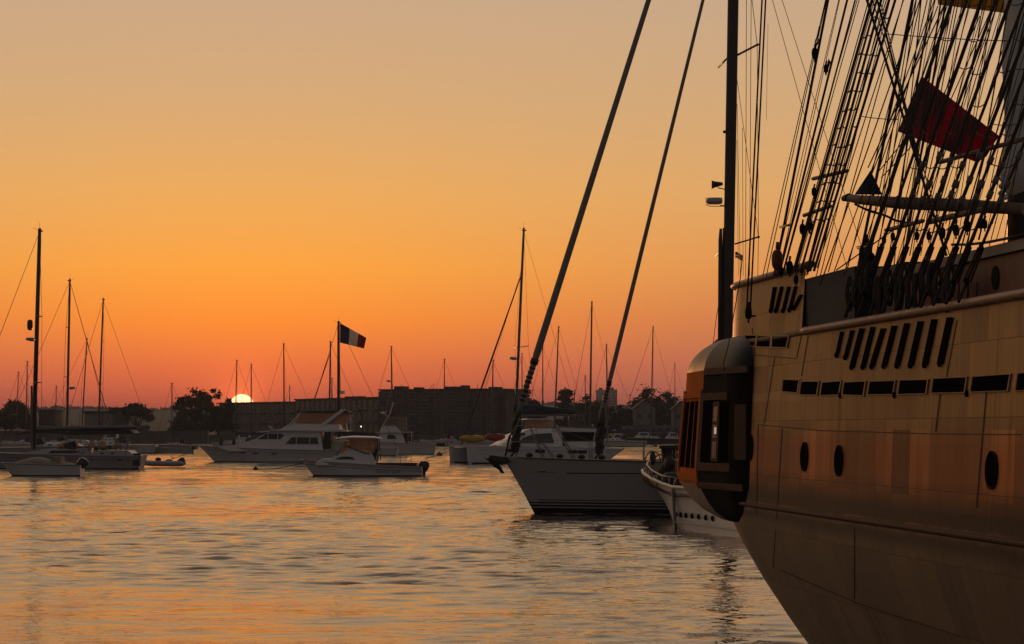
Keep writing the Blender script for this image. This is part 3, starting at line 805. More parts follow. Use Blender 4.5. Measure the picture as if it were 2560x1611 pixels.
# the doubled tackle that hooks low on the poop side
for dx in (0, 9): line([(1867 + dx, 770), (1905 + dx, 0)], 4.5, 'tackle_fall', D0=29.6, D1=29.9)
l, n = on_hull(1871, 785)
def block(x, y, D, s=0.07, m=None):
    mb = MB(); c = Pz(x, y, D); mb.ell(c, (s * .55, s * .55, s), 10, 8, .8); mb.tube([c + Vector((0, 0, s)), c + Vector((0.008, 0, s * 1.7))], s * .18, 6); mb.tube([c - Vector((0, 0, s)), c - Vector((0, 0, s * 1.5))], s * .15, 6)
    mb.build('block', m or M['blackw'], SHIP, world=True)
block(1871, 783, 29.55, .075)
line([(1871, 792), (1888, 790)], 5, 'tackle_hook', D0=29.5, D1=29.6)
redb = mat('red leather block', (0.14, 0.03, 0.015), .6)
block(1943, 650, 28.3, .115, redb); block(1953, 678, 28.3, .05); block(1974, 668, 28, .07); block(2024, 563, 27.8, .065); block(2006, 573, 27.8, .06); block(2035, 480, 27.6, .05)
block(2164, 640, 26.5, .13); block(2176, 655, 26.4, .1); block(2037, 134, 28, .065); block(2065, 172, 28, .05); block(1990, 700, 27.9, .05); block(2005, 674, 27.9, .045); block(2020, 671, 27.8, .045)
for i, (x, y) in enumerate(((2356, 583), (2390, 576), (2418, 566), (2452, 558), (2292, 590), (2322, 590), (2210, 600), (2232, 592), (2462, 561))): block(x, y, sideD(min(x, 2420)) - .1, .05 if i < 4 else .04)
# ratlines with their seizings, sagging from shroud to shroud
def seg(a, b, y, D=None):
    # where the line a-b crosses height z of row y
    z = Pz(0, y, (a.y + b.y) / 2).z; f = (z - a.z) / (b.z - a.z); return a.lerp(b, f)
for y in range(40, 560, 47):
    for k in range(len(mizzen) - 1):
        if rnd.random() < .25: continue
        mb = MB(); p = seg(*mizzen[k], y + rnd.uniform(-5, 5)); q = seg(*mizzen[k + 1], y - 4 + rnd.uniform(-5, 5))
        mb.tube([p, p.lerp(q, .5) - Vector((0, 0, .02)), q], .007, 5); mb.ell(p, (.013, .013, .022), 6, 5); mb.ell(q, (.013, .013, .022), 6, 5); mb.build('ratline', M['rope'], SHIP, world=True)
for y in range(20, 600, 78):
    for k in range(9):
        if rnd.random() < .42: continue
        mb = MB(); p = seg(*main_sh[k], y + rnd.uniform(-8, 8)); q = seg(*main_sh[k + 1], y - 3 + rnd.uniform(-8, 8))
        mb.tube([p, p.lerp(q, .3) - Vector((0, 0, .022)), p.lerp(q, .6) - Vector((0, 0, .026)), q], .0055, 5); mb.ell(p, (.014, .014, .024), 6, 5); mb.ell(q, (.014, .014, .024), 6, 5); mb.build('ratline', M['rope'], SHIP, world=True)
# pale seizings where the shrouds are turned up
pale = mat('pale seizing', (0.13, 0.12, 0.11), .8)
for k, (a, b) in enumerate(main_sh):
    for y in (395 + 12 * (k % 3), 455 + 10 * (k % 2), 505 - 7 * (k % 3)):
        if k < 2: continue
        p = seg(a, b, y); d = (b - a).normalized(); mb = MB(); mb.tube([p, p + d * .07], .026, 8); mb.build('seizing', pale, SHIP, world=True)
    # deadeye and lanyard below
    for y, s in ((612, .036), (735 - 4 * k, .034)):
        p = seg(a, b, y); mb = MB(); mb.ell(p, (s * .6, s, s), 10, 8); mb.build('deadeye', M['blackw'], SHIP, world=True)
    p, q = seg(a, b, 612), seg(a, b, 735 - 4 * k); mb = MB()
    for e in (-.022, 0, .022): mb.tube([p + Vector((e, 0, 0)), q + Vector((e * 1.4, 0, 0))], .009, 5)
    mb.build('lanyard', M['rope'], SHIP, world=True)
# coils and gear hanging inboard of the rail
for i in range(16):
    x = 2125 + i * 17 + rnd.uniform(-5, 5); y = 735 + rnd.uniform(-40, 25) - i * 1.5; D = sideD(x) + .25; mb = MB()
    c = Pz(x, y, D)
    for k in range(3):
        w_ = .022 + .008 * k; h_ = .13 + rnd.uniform(-.03, .05)
        mb.tube([c + Vector((w_ * math.cos(a), .02 * k, h_ * math.sin(a))) for a in [2 * PI * j / 10 for j in range(11)]], .012, 5)
    mb.build('rope_coil', M['rope'], SHIP, world=True)
# loose rigging screw hanging beside the backstay
mb = MB(); mb.tube([Pz(2049, 66, 28), Pz(2043, 92, 28), Pz(2038, 105, 28), Pz(2043, 112, 28), Pz(2047, 103, 28), Pz(2044, 93, 28)], .008, 6); mb.build('shackle', M['rope'], SHIP, world=True)

# ---- flags flying from the ship
def flag(name, label, corners, D, m, cols=None, nx=14, ny=8, wav=.05, thick=.004, group=None, cat='flag', parts=None):
    (ax, ay), (bx, by), (cx, cy), (dx, dy) = corners
    o0 = Pz(ax, ay, D)
    t = thing(name, label, cat, tuple(o0), 0, group)
    def pt(s, q):
        x = (ax * (1 - s) + bx * s) * (1 - q) + (dx * (1 - s) + cx * s) * q
        y = (ay * (1 - s) + by * s) * (1 - q) + (dy * (1 - s) + cy * s) * q
        return Pz(x, y, D + wav * math.sin(s * 7 + q * 2) + wav * .4 * math.sin(s * 13 - q * 5))
    for (s0, s1, nm, mm) in (parts or [(0, 1, 'cloth', m)]):
        rows = [[pt(s0 + (s1 - s0) * i / nx, j / ny) for i in range(nx + 1)] for j in range(ny + 1)]
        mb = MB(); mb.loft(rows); mb.loft([[p + Vector((0, thick, 0)) for p in r][::-1] for r in rows])
        mb.build(nm, mm, t, world=True)
    return t
def clothmat(name, c1, c2, sc, thr=.5):
    m = bpy.data.materials.new(name); m.use_nodes = True; t = m.node_tree; b = t.nodes['Principled BSDF']; b.inputs['Roughness'].default_value = .85
    co = t.nodes.new('ShaderNodeTexCoord'); n = t.nodes.new('ShaderNodeTexNoise'); n.inputs['Scale'].default_value = sc; n.inputs['Detail'].default_value = 1
    t.links.new(co.outputs['Object'], n.inputs[0]); r = t.nodes.new('ShaderNodeValToRGB'); r.color_ramp.elements[0].position = thr - .04; r.color_ramp.elements[1].position = thr + .04
    r.color_ramp.elements[0].color = (*c1, 1); r.color_ramp.elements[1].color = (*c2, 1); t.links.new(n.outputs[0], r.inputs[0]); t.links.new(r.outputs[0], b.inputs['Base Color'])
    tl = t.nodes.new('ShaderNodeBsdfTranslucent'); t.links.new(r.outputs[0], tl.inputs[0]); mx = t.nodes.new('ShaderNodeMixShader'); mx.inputs[0].default_value = .45
    t.links.new(b.outputs[0], mx.inputs[1]); t.links.new(tl.outputs[0], mx.inputs[2]); t.links.new(mx.outputs[0], t.nodes['Material Output'].inputs[0]); return m
flag('signal_flag', 'large dark red and grey blotched flag stretched slantwise behind the ship shrouds', [(2304, 190), (2499, 341), (2446, 408), (2244, 329)], 27.2, clothmat('dark red blotched bunting', (0.5, 0.012, 0.065), (0.2, 0.095, 0.09), 3.4, .5), wav=.08)
flag('signal_flag', 'dull yellow flag cut off by the top edge of the picture above the ship', [(2330, -160), (2540, -140), (2528, 35), (2345, 12)], 27.4, clothmat('yellow bunting', (0.5, 0.34, 0.02), (0.55, 0.38, 0.03), 3))
flag('signal_flag', 'small red pennant on a thin line left of the ship ratlines', [(2071, 147), (2077, 155), (2066, 188), (2062, 186)], 28.2, clothmat('red pennant bunting', (0.2, 0.01, 0.012), (0.16, 0.01, 0.012), 3), nx=4, ny=6, wav=.02)
flag('signal_flag', 'dark blue three cornered flag set above the end of the ship boom', [(2176, 427), (2177, 427), (2206, 487), (2136, 487)], 26.6, clothmat('navy bunting', (0.04, 0.05, 0.1), (0.055, 0.065, 0.12), 5), nx=10, ny=8, wav=.03)
flag('signal_flag', 'hanging tail of dark red cloth just under the slanting batten right of the red flag', [(2430, 388), (2478, 372), (2466, 392), (2440, 408)], 25.2, clothmat('dark red tail', (0.09, 0.006, 0.01), (0.05, 0.006, 0.01), 5), nx=5, ny=4, wav=.02)

# ================================================================ boats
class Hull:
    # local frame: x from the bow (0) aft to L, y to port, z up from the waterline
    def __init__(s, L, B, fb, fs, rake=.6, tran=.75, trake=.0, wl=.82, flare=1.6, entry=.9, sheer=2.0, draft=.35, bow=.5, plumb=2.0):
        s.L, s.B, s.fb, s.fs, s.rake, s.tran, s.trake, s.wl, s.flare, s.entry, s.sheer, s.draft, s.bow, s.plumb = L, B, fb, fs, rake, tran, trake, wl, flare, entry, sheer, draft, bow, plumb
    def top(s, t): return s.fs + (s.fb - s.fs) * (1 - t) ** s.sheer
    def half(s, t, k):
        t = min(1, max(0, t)); tm = s.bow
        f = math.sin(PI / 2 * t / tm) ** s.entry if t < tm else 1 - (1 - s.tran) * ((t - tm) / (1 - tm)) ** 2
        fw = (math.sin(PI / 2 * t / tm) ** (s.entry * 1.35) if t < tm else 1 - (1 - s.tran) * ((t - tm) / (1 - tm)) ** 2) * s.wl
        kk = max(0, k) ** s.flare
        return s.B / 2 * (fw + (f - fw) * kk) * (1 if k >= 0 else (1 + k * .8))
    def pt(s, t, k, side, off=0.0):     # k 0 at the waterline, 1 at the deck edge
        z = s.top(t) * k if k >= 0 else s.draft * k
        kc = max(k, -.3)
        x = t * s.L + s.rake * (1 - kc) ** .9 * (1 - t) ** s.plumb * (1 if kc < 1 else 0) - s.trake * (1 - kc) * t ** 4
        return Vector((x, side * (s.half(t, k) + off), z))
    def kz(s, t, z): return z / s.top(t)
    def mesh(s, nt=40, ks=(-1, -.5, -.15, 0, .06, .12, .18, .26, .36, .48, .6, .74, .87, 1)):
        mb = MB(); rs = []
        for i in range(nt + 1):
            t = (i / nt) ** 1.3
            rs.append([s.pt(t, k, -1) for k in ks[::-1]] + [s.pt(t, k, 1) for k in ks])
        mb.loft(rs)
        n = len(rs[0]); o = len(mb.v) - n
        mb.f.append(tuple(range(o, o + n))); mb.sm.append(False)
        return mb
    def deck(s, drop=.02, t0=0.0, t1=1.0, n=30):
        mb = MB()
        rs = []
        for i in range(n + 1):
            t = t0 + (t1 - t0) * i / n; a = s.pt(t, 1, -1, -.02); b = s.pt(t, 1, 1, -.02); a.z -= drop; b.z -= drop
            m = (a + b) / 2 + Vector((0, 0, .03 * s.B * .3)); rs.append([a, m, b])
        mb.loft(rs); return mb
    def strip(s, z0, z1, t0=0.0, t1=1.0, off=.008, n=30, sides=(-1, 1), rel=False):   # z0,z1 heights (functions or numbers); rel: below the sheer
        mb = MB()
        for sd in sides:
            rs = []
            for i in range(n + 1):
                t = t0 + (t1 - t0) * i / n
                a = z0(t) if callable(z0) else z0; b = z1(t) if callable(z1) else z1
                if rel: a += s.top(t); b += s.top(t)
                q = 6 if abs(b - a) > .2 else (3 if abs(b - a) > .1 else 1)
                rs.append([s.pt(t, s.kz(t, a + (b - a) * j / q), sd, off) for j in range(q + 1)])
            mb.loft(rs)
        return mb
    def rail(s, r=.03, out=.0, up=0.0, t0=0, t1=1, n=30):
        mb = MB()
        P = [s.pt(t0 + (t1 - t0) * i / n, 1, -1, out) + Vector((0, 0, up)) for i in range(n + 1)][::-1] + [s.pt(t0 + (t1 - t0) * i / n, 1, 1, out) + Vector((0, 0, up)) for i in range(1, n + 1)]
        mb.tube(P, r, 6); return mb

def cabin(parent, name, poly, hw, m, taper=.12):    # side profile polygon, sides leaning in
    z0 = min(p[1] for p in poly); z1 = max(p[1] for p in poly)
    yf = lambda x, z: 1 - taper * (z - z0) / (z1 - z0)
    mb = MB(); mb.prism(poly, -hw, hw, yf); o = mb.build(name, m, parent)
    bv = o.modifiers.new('soft edges', 'BEVEL'); bv.width = .03; bv.segments = 2; bv.limit_method = 'ANGLE'
    def yfun(x, z): return hw * yf(x, z)
    return o, yfun
def sidewin(parent, name, poly, yfun, m, off=.012, th=.01, sides=(-1, 1)):
    for sd in sides:
        mb = MB(); vs = [(x, sd * (yfun(x, z) + off), z) for x, z in poly] + [(x, sd * (yfun(x, z) - th * 3), z) for x, z in poly]; n = len(poly)
        mb.add(vs, [tuple(range(n)), tuple(range(n, 2 * n))[::-1]] + [(i, (i + 1) % n, n + (i + 1) % n, n + i) for i in range(n)])
        mb.build(name, m, parent)
def wire(parent, name, pts, r=.012, m=None, n=5):
    mb = MB(); mb.tube(pts, r, n); return mb.build(name, m or M['wire'], parent)
def railing(parent, pts, h, r=.014, name='guardrail', mid=True, posts=None):
    mb = MB(); pts = [Vector(p) for p in pts]; up = Vector((0, 0, h))
    mb.tube([p + up for p in pts], r, 5)
    if mid: mb.tube([p + up * .5 for p in pts], r * .6, 4)
    for p in (posts or pts): mb.tube([Vector(p), Vector(p) + up], r, 5)
    return mb.build(name, M['steel'], parent)
def sailrig(parent, x, h, base=.0, r=.09, lean=0.0, L=10, bow=0.3, bowz=1.2, stern=None, sternz=1.0, B=3.0, spreaders=(.45, .72), furl=.0, frac=1.0, m=None, radar=None, gear=True, my=0, wr=.012, y0=0, boom=None, boomm=None, boomz=1.6, boomend=None):
    # mast with spreaders, stays and shrouds; local x aft
    m = m or M['alu']
    def mp(f): return Vector((x + lean * f, y0, base + (h - base) * f))
    mb = MB(); mb.tube([mp(0), mp(.5), mp(.93), mp(1)], [r, r, r * .85, r * .7], 10)
    mast = mb.build('mast', m, parent)
    wp = []
    for k, f in enumerate(spreaders):
        p = mp(f); w_ = B * .36 * (1 - .25 * k)
        mb = MB(); mb.tube([p, p + Vector((.12 * w_, w_, .06))], r * .28, 6); mb.tube([p, p + Vector((.12 * w_, -w_, .06))], r * .28, 6)
        mb.build('spreader', m, mast); wp.append(w_)
    top = mp(.985); mid = mp(frac * .985)
    mb = MB()
    for sd in (-1, 1):
        P = [Vector((x + .25, sd * B * .46, base + .1))] + [mp(f) + Vector((.12 * w_, sd * w_, .06)) for f, w_ in zip(spreaders, wp)] + [top]
        mb.tube(P, wr, 4)
        if spreaders: mb.tube([Vector((x + .35, sd * B * .44, base + .1)), mp(spreaders[0] * .97)], wr, 4)
    mb.build('cap_shroud', M['wire'], parent)
    if bow is not None:
        a = Vector((bow, y0 * .2, bowz))
        mb = MB(); mb.tube([a, a.lerp(mid, .04), a.lerp(mid, .94), mid], [wr, max(wr, furl), max(wr, furl * .6), wr], 7)
        mb.build('furled_headsail' if furl else 'forestay', M['sail'] if furl > .06 else M['wire'], parent)
    if stern is not None: wire(parent, 'backstay', [(stern, 0, sternz), top], wr)
    if gear:
        mb = MB(); mb.tube([top + Vector((0, 0, 0)), top + Vector((-.02, 0, .75))], .012, 4); mb.tube([top, top + Vector((-.35, 0, .22))], .012, 4)
        mb.tube([top + Vector((-.45, 0, .3)), top + Vector((-.35, 0, .22)), top + Vector((-.5, 0, .2))], .012, 4)
        mb.box(tuple(top + Vector((-.12, -.1, -.02))), tuple(top + Vector((.22, .1, .1))))
        mb.build('masthead_gear', m, mast)
    if radar:
        p = mp(radar); mb = MB(); mb.tube([p, p + Vector((-.55, 0, 0))], .04, 6); mb.ell(p + Vector((-.5, 0, .13)), (.33, .33, .13), 12, 6, .6); mb.build('radar', M['grey'], mast)
    if boom:
        z = boomz; e = boomend or z
        mb = MB(); mb.tube([(x + .1, 0, z), (x + boom, 0, e)], r * .75, 8); mb.build('boom', m, parent)
        if boomm:
            mb = MB(); rs = []
            for i in range(11):
                f = i / 10; hh = .42 * (1 - .55 * f) + .03 * math.sin(i * 2.3); c = Vector((x + .12 + (boom - .1) * f, 0, z + (e - z) * f + hh * .55))
                rs.append([c + Vector((0, math.cos(a) * (.17 - .06 * f), math.sin(a) * hh * .6)) for a in [2 * PI * k / 10 for k in range(10)]])
            mb.loft(rs, close=True); mb.build('sail_cover', boomm, parent)
    return mp
def outboard(parent, x, z, s=1.0, tilt=0.0, y=0, m=None):
    Rm = Matrix.Rotation(-tilt, 3, 'Y')
    def q(p): return Vector((x, y, z)) + Rm @ (Vector(p) * s)
    mb = MB(); rs = []
    for (xx, zz, a, b) in ((.10, .0, .12, .12), (.12, .12, .24, .2), (.16, .34, .30, .23), (.18, .52, .27, .21), (.16, .60, .16, .12)):
        rs.append([q((xx + a * math.cos(t), b * math.sin(t), zz)) for t in [2 * PI * k / 12 for k in range(12)]])
    mb.loft(rs, close=True); o = mb.build('outboard_motor', m or M['motor'], parent)
    mb = MB(); mb.loft([[q((xx + a * math.cos(t), .07 * math.sin(t), zz)) for t in [2 * PI * k / 8 for k in range(8)]] for xx, zz, a in ((.12, .03, .14), (.14, -.35, .10), (.16, -.65, .09))], close=True)
    mb.slab([q((-.02, -.12, -.42)), q((.36, -.12, -.42)), q((.36, .12, -.42)), q((-.02, .12, -.42))], (0, 0, 1), .02)
    mb.ell(q((.12, 0, -.68)), (.2 * s, .06 * s, .06 * s), 8, 6)
    mb.build('lower_leg', m or M['motor'], o)
    mb = MB(); c = q((.33, 0, -.68))
    for k in range(3):
        a = 2 * PI * k / 3; d = Vector((0, math.cos(a), math.sin(a))); mb.slab([c, c + d * .16 * s + Vector((.04, 0, 0)), c + d * .17 * s + Vector((-.03, .05, .05)) * s], (1, 0, 0), .012)
    mb.build('propeller', M['steel'], o); return o
def boat(name, label, cat, px, py, D=None, rz=0.0, group='boats moored in the harbour'):
    D = D or WD(py)
    return thing(name, label, cat, (xat(px, D), D, 0), rz, group), D
def finish(t, H, m=None, deckm=None, boot=None, sheer=None, rub=.03):
    h = H.mesh().build('hull', m or M['white'], t)
    H.deck().build('deck', deckm or M['cream'], t)
    H.strip(-.1, .07).build('boot_stripe', boot or M['anti'], h)
    if sheer: H.strip(sheer[0], sheer[1], rel=True, off=.007).build('sheer_stripe', sheer[2] if len(sheer) > 2 else M['stripe'], h)
    if rub: H.rail(rub).build('rubbing_strake', M['grey'], h)
    return h

# ---- (P) the big grey racing-cruiser yacht, 93 m off
D = WD(1283); s = D / F
YT, _ = boat('sailing_yacht', 'big silver grey sailing yacht with two furled headsails and an anchor on its bow', 'sailing yacht', 1255, 1283, rz=-.06, group=None)
H = Hull(26, 5.9, 2.02, 1.55, rake=1.16, tran=.8, wl=.86, flare=1.2, entry=.78, sheer=1.6, plumb=9, draft=.5)
h = H.mesh(70).build('hull', M['yacht'], YT); H.deck().build('deck', M['teak'], YT)
H.strip(-.3, .21, off=.006).build('boot_top', M['anti'], h)
for z0, z1 in ((.25, .32), (.365, .42), (.475, .505)): H.strip(z0, z1, off=.006).build('waterline_stripe', M['stripe'], h)
H.strip(lambda t: 1.46 + (.02 if t < .07 else 0), lambda t: 1.49 + .06 * max(0, min(1, (t - .04) / .02)) * (1 if t < .055 else 0), t0=.028, t1=.07, off=.007, n=20).build('cove_stripe', M['stripe'], h)
H.strip(1.44, 1.475, t0=.085, t1=.9, off=.007).build('cove_stripe', M['stripe'], h)
H.rail(.035).build('toe_rail', M['alu'], YT)
# anchor platform and anchor
mb = MB(); mb.prism([(-.45, 1.98), (.5, 2.04), (.5, 1.84), (.12, 1.82), (-.42, 1.9)], -.16, .16); mb.build('bow_roller', M['dark'], YT)
mb = MB(); mb.prism([(-.66, 2.0), (-.5, 1.97), (-.42, 2.09), (.0, 2.03), (.04, 1.72), (-.28, 1.84), (-.05, 1.45), (.10, 1.42), (-.05, 1.6), (-.42, 1.82)], -.05, .05)
mb.prism([(-.55, 1.98), (-.1, 1.78), (.1, 1.42), (-.3, 1.68)], -.26, .26, lambda x, z: max(.15, min(1, (z - 1.35) / .5))); mb.build('anchor', M['dark'], YT)
# deck edges, pulpit, gear
def dk(x, yf=1.0, up=0.0):
    p = H.pt(x / H.L, 1, -1, -.08); return Vector((p.x, p.y * yf, p.z + up))
mb = MB()
for y in (1, -1):
    P = [dk(.1, y), dk(.25, y, .75), dk(.55, y, 1.15), dk(1.6, y, 1.12), dk(2.0, y, 1.08), dk(2.6, y, 0)]
    mb.tube(P, .02, 6); mb.tube([dk(.35, y, .55), dk(1.0, y, .6), dk(1.5, y, .5), dk(1.9, y, 0)], .018, 6); mb.tube([dk(1.0, y, 1.14), dk(1.5, y, 0)], .018, 6)
mb.build('pulpit', M['steel'], YT)
for y in (1, -1):
    P = [dk(x, y) for x in (3.2, 5.1, 6.45, 7.9, 9.8, 12, 14.5, 17, 20)]
    mb = MB()
    for p in P: mb.tube([p, p + Vector((0, 0, .68))], .016, 5)
    mb.tube([dk(2.0, y, 1.08)] + [p + Vector((0, 0, .67)) for p in P], .007, 4); mb.tube([dk(2.3, y, .5)] + [p + Vector((0, 0, .36)) for p in P], .006, 4)
    mb.build('lifelines', M['steel'], YT)
mb = MB()
for x in (1.0, 2.1, 2.9, 3.6): mb.ell(dk(x, .3 if x != 2.9 else .9, .1), (.14, .1, .09), 8, 6)
mb.build('deck_cleat', M['dark'], YT)
cab, yf = cabin(YT, 'coachroof', [(9.2, 1.5), (10, 1.85), (11, 2.0), (15, 2.1), (16, 1.5)], 1.5, M['yacht'])
# furled headsails: big roll from the stem, its foot bound by dark spiral lashings
def PY(px, py, dd=0): return at(px, py, D + dd)
Yi = ROOT[YT.name].inverted()
def L3(v): return Yi @ v
def furled(pts, rad, split, pitch, drum, nm):
    P = [PY(*p) for p in pts]
    a, b = P[0], P[-1]; d = (b - a)
    b2 = a + d * 1.5
    f0 = split
    def q(f): return a.lerp(b, f) + Vector((0, 0, -.25 * math.sin(PI * f) * 0))
    mb = MB(); mb.tube([L3(q(0)), L3(q(.03)), L3(q(f0)), L3(q(f0 + .02)), L3(q(.5)), L3(b), L3(b2)], [rad * .4, rad * .7, rad * .95, rad * 1.12, rad, rad * .8, rad * .5], 14)
    o = mb.build('furled_headsail', M['sail'], YT)
    mb = MB(); n = int((q(f0) - q(.04)).length / pitch)
    for i in range(n):
        f = .04 + (f0 - .04) * (i + .5) / n; c = q(f); dd_ = d.normalized()
        mb.tube([L3(c - dd_ * pitch * .22), L3(c + dd_ * pitch * .22)], rad * (1.05 + .06 * math.sin(i * 1.7)), 12)
    mb.tube([L3(q(f0) - d.normalized() * .1), L3(q(f0) + d.normalized() * .1)], rad * 1.25, 12)
    mb.build('lashing', M['dark'], o)
    mb = MB()
    rr = random.Random(4)
    for i in range(26 if drum else 14):
        f = -.075 + .085 * rr.random() if drum else -.005 + .02 * rr.random()
        c = q(0) + Vector((rr.uniform(-.12, .12), rr.uniform(-.15, .1), -rr.random() * drum))
        mb.ell(L3(c), (.05 + .07 * rr.random(), .07, .09 + .09 * rr.random()), 7, 5)
    for i in range(5): mb.tube([L3(q(.02) + Vector((rr.uniform(-.1, .1), -.1, 0))), L3(q(0) + Vector((rr.uniform(-.2, .1), -.1, -drum))), L3(q(0) + Vector((rr.uniform(-.3, .1), -.1, -drum * 1.25)))], .02, 5)
    mb.tube([L3(q(.03)), L3(q(0) + Vector((0, 0, -drum)))], .07, 8)
    mb.build('furling_gear', M['dark'], YT); return q
furled([(1290, 1050, .3), (1345, 905, .4), (1628, -20, .9)], .118, .135, .16, 1.1, 'a')
furled([(1500, 1052, 1.2), (1526, 960, 1.2), (1765, -30, 1.5)], .075, .085, .12, 1.15, 'b')
wire(YT, 'tack_line', [L3(PY(1262, 1142)), L3(PY(1275, 1095)), L3(PY(1290, 1040))], .025, M['rope'])
wire(YT, 'tack_line', [L3(PY(1264, 1142)), L3(PY(1300, 1045))], .018, M['palerope'])
# mast
D2 = D + 0.6
def PM(px, py, e=0): return L3(at(px, py, D2 + e))
mb = MB(); rs = []
for px, py, r in ((1816, 1140, .19), (1818, 860, .19), (1826, 400, .2), (1833, 0, .2), (1846, -700, .17)):
    c = PM(px, py); rs.append([c + Vector((math.cos(a) * r * 1.0, math.sin(a) * r * .65, 0)) for a in [2 * PI * k / 16 for k in range(16)]])
mb.loft(rs, close=True); mast = mb.build('mast', M['dmast'], YT)
mb = MB(); mb.tube([PM(1801, 900), PM(1801, 700), PM(1801, 600), PM(1802, 572)], [.1, .085, .075, .05], 10); mb.build('spinnaker_pole', M['dmast'], YT)
mb = MB(); mb.tube([PM(1808, 900), PM(1807, 700), PM(1808, 570)], .022, 6); mb.tube([PM(1782, 868), PM(1790, 800), PM(1797, 760)], .012, 5); mb.build('lift_line', M['rope'], YT)
mb = MB(); mb.ell(PM(1803, 862), (.33, .3, .18), 10, 6); mb.tube([PM(1780, 866), PM(1800, 848)], .07, 6); mb.tube([PM(1820, 835), PM(1820, 870)], .12, 8); mb.build('mast_collar', M['dark'], YT)
for (a, b, r) in (((1842, 139), (1894, 112), .04), ((1836, 611), (1896, 593), .03)):
    mb = MB(); mb.tube([PM(*a), PM(*b)], r, 6); mb.ell(PM(*b), (.06, .06, .05), 8, 6)
    mb.tube([PM(a[0] - 20, a[1] + 3), PM(a[0] - 46, a[1] + 30, 2)], r, 6); mb.build('spreader', M['dmast'], mast)
for k, (a, b, r) in enumerate((((1893, 112), (1880, 0), .01), ((1893, 112), (1896, 590), .009), ((1896, 593), (1894, 720), .009), ((1896, 593), (1837, 157), .008), ((1864, 700), (1866, 0), .009), ((1858, 690), (1856, 320), .007), ((1851, 700), (1843, 260), .007), ((1874, 690), (1878, 0), .009), ((1846, 690), (1842, 350), .006), ((1916, 300), (1920, 60), .005))):
    a_, b_ = PM(*a), PM(*b)
    if b[1] <= 0: b_ = a_ + (b_ - a_) * 1.4
    wire(YT, 'shroud', [a_, b_], r * 1.3)
mb = MB(); mb.tube([PM(1813, 474), PM(1795, 470), PM(1794, 463)], .02, 5); rs = []
for px, r in ((1807, .05), (1796, .09), (1788, .11), (1779, .16)):
    c = PM(px, 460 + (1807 - px) * .08); rs.append([c + Vector((0, math.cos(a) * r, math.sin(a) * r)) for a in [2 * PI * k / 12 for k in range(12)]])
mb.loft(rs, close=True); mb.build('foghorn', M['dark'], mast)
mb = MB(); mb.ell(PM(1786, 503), (.3, .3, .12), 14, 8, .5); mb.tube([PM(1800, 515), PM(1816, 515)], .03, 6); mb.tube([PM(1765, 512), PM(1775, 516), PM(1800, 516)], .015, 5); mb.build('radar', M['grey'], mast)
mb = MB(); mb.tube([PM(1764, 495), PM(1807, 495)], .01, 4); mb.tube([PM(1764, 495), PM(1766, 512)], .01, 4); mb.build('radar_guard', M['steel'], mast)
mb = MB(); mb.ell(PM(1811, 330), (.06, .06, .06), 8, 6); mb.build('steaming_light', M['dark'], mast)

# generic flag on a staff
def stripes_mat(name, cols, axis=0, n=13, sc=1.0):
    m = bpy.data.materials.new(name); m.use_nodes = True; return m
def small_flag(name, label, o, D, px, py, w_, h_, m, droop=0.0, group=None, parts=None, lean=0):
    t = thing(name, label, 'flag', tuple(at(px, py, D)), 0, group)
    for (s0, s1, z0, z1, nm, mm) in (parts or [(0, 1, 0, 1, 'cloth', m)]):
        rows = []
        for j in range(4):
            row = []
            for i in range(7):
                f = s0 + (s1 - s0) * i / 6; g = z0 + (z1 - z0) * j / 3
                row.append((w_ * f, .06 * w_ * math.sin(f * 9 + g), -h_ * g - droop * f ** 1.5 + .05 * h_ * math.sin(f * 7)))
            rows.append(row)
        mb = MB(); mb.loft(rows); mb.loft([[Vector(p) + Vector((0, .01, 0)) for p in r] for r in rows]); mb.build(nm, mm, t)
    return t
redc = clothmat('flag red', (.42, .02, .03), (.36, .02, .03), 3); whitec = clothmat('flag white', (.8, .78, .74), (.74, .72, .68), 3); bluec = clothmat('flag navy', (.03, .05, .16), (.03, .045, .14), 3)
def us_parts(n=7):
    P = [(0, 1, i / n, (i + .96) / n, 'stripe', redc if i % 2 == 0 else whitec) for i in range(n)]
    return [(0.0, .42, 0, .52, 'canton', bluec)] + [(p if p[2] > .5 else (.44, 1, *p[2:])) for p in P]
small_flag('ensign', 'small striped flag with dark canton flying beside the big dark yacht mast', None, D + .5, 1838, 630, .27, .22, None, droop=.12, parts=us_parts())

# ---- (Q) bluff-bowed white steel vessel between yacht and ship
D = 77.0
Q, _ = boat('steel_vessel', 'white steel vessel with curved flaring bow and pipe rail between grey yacht and ship', 'motor vessel', 1681, 1300, D, rz=0, group=None)
def qdeck(a, k):     # ring round the bow; a along the gunwale, k from waterline 0 to deck 1
    pass
def qplan(k):
    # plan curves in photo terms: stem nearest, port side sweeping to the right, starboard round to the left and back
    top = [(2040, 1258, 62), (1960, 1247, 66), (1880, 1237, 70), (1800, 1229, 73.2), (1740, 1224, 75.2), (1681, 1220, 77.0), (1655, 1211, 79.0), (1628, 1199, 81.3), (1609, 1187, 84.2), (1605, 1178, 88), (1618, 1171, 92), (1650, 1164, 96.5), (1700, 1161, 101), (1780, 1158, 106)]
    return top
tops = qplan(1)
D_ = None
zt = [zat(y, d) for x, y, d in tops]
TP = [Vector((xat(x, d), d, z)) for (x, y, d), z in zip(tops, zt)]
wlx = [(2040, 60.5), (1960, 65), (1890, 69.5), (1820, 73), (1755, 75.8), (1692, 78.3), (1688, 80.2), (1690, 83), (1697, 87), (1706, 92), (1722, 97), (1745, 101), (1780, 105), (1840, 109)]
BP = [Vector((xat(x, d), d, -.25)) for x, d in wlx]
o0 = Vector(Q.location)
mb = MB(); rs = []
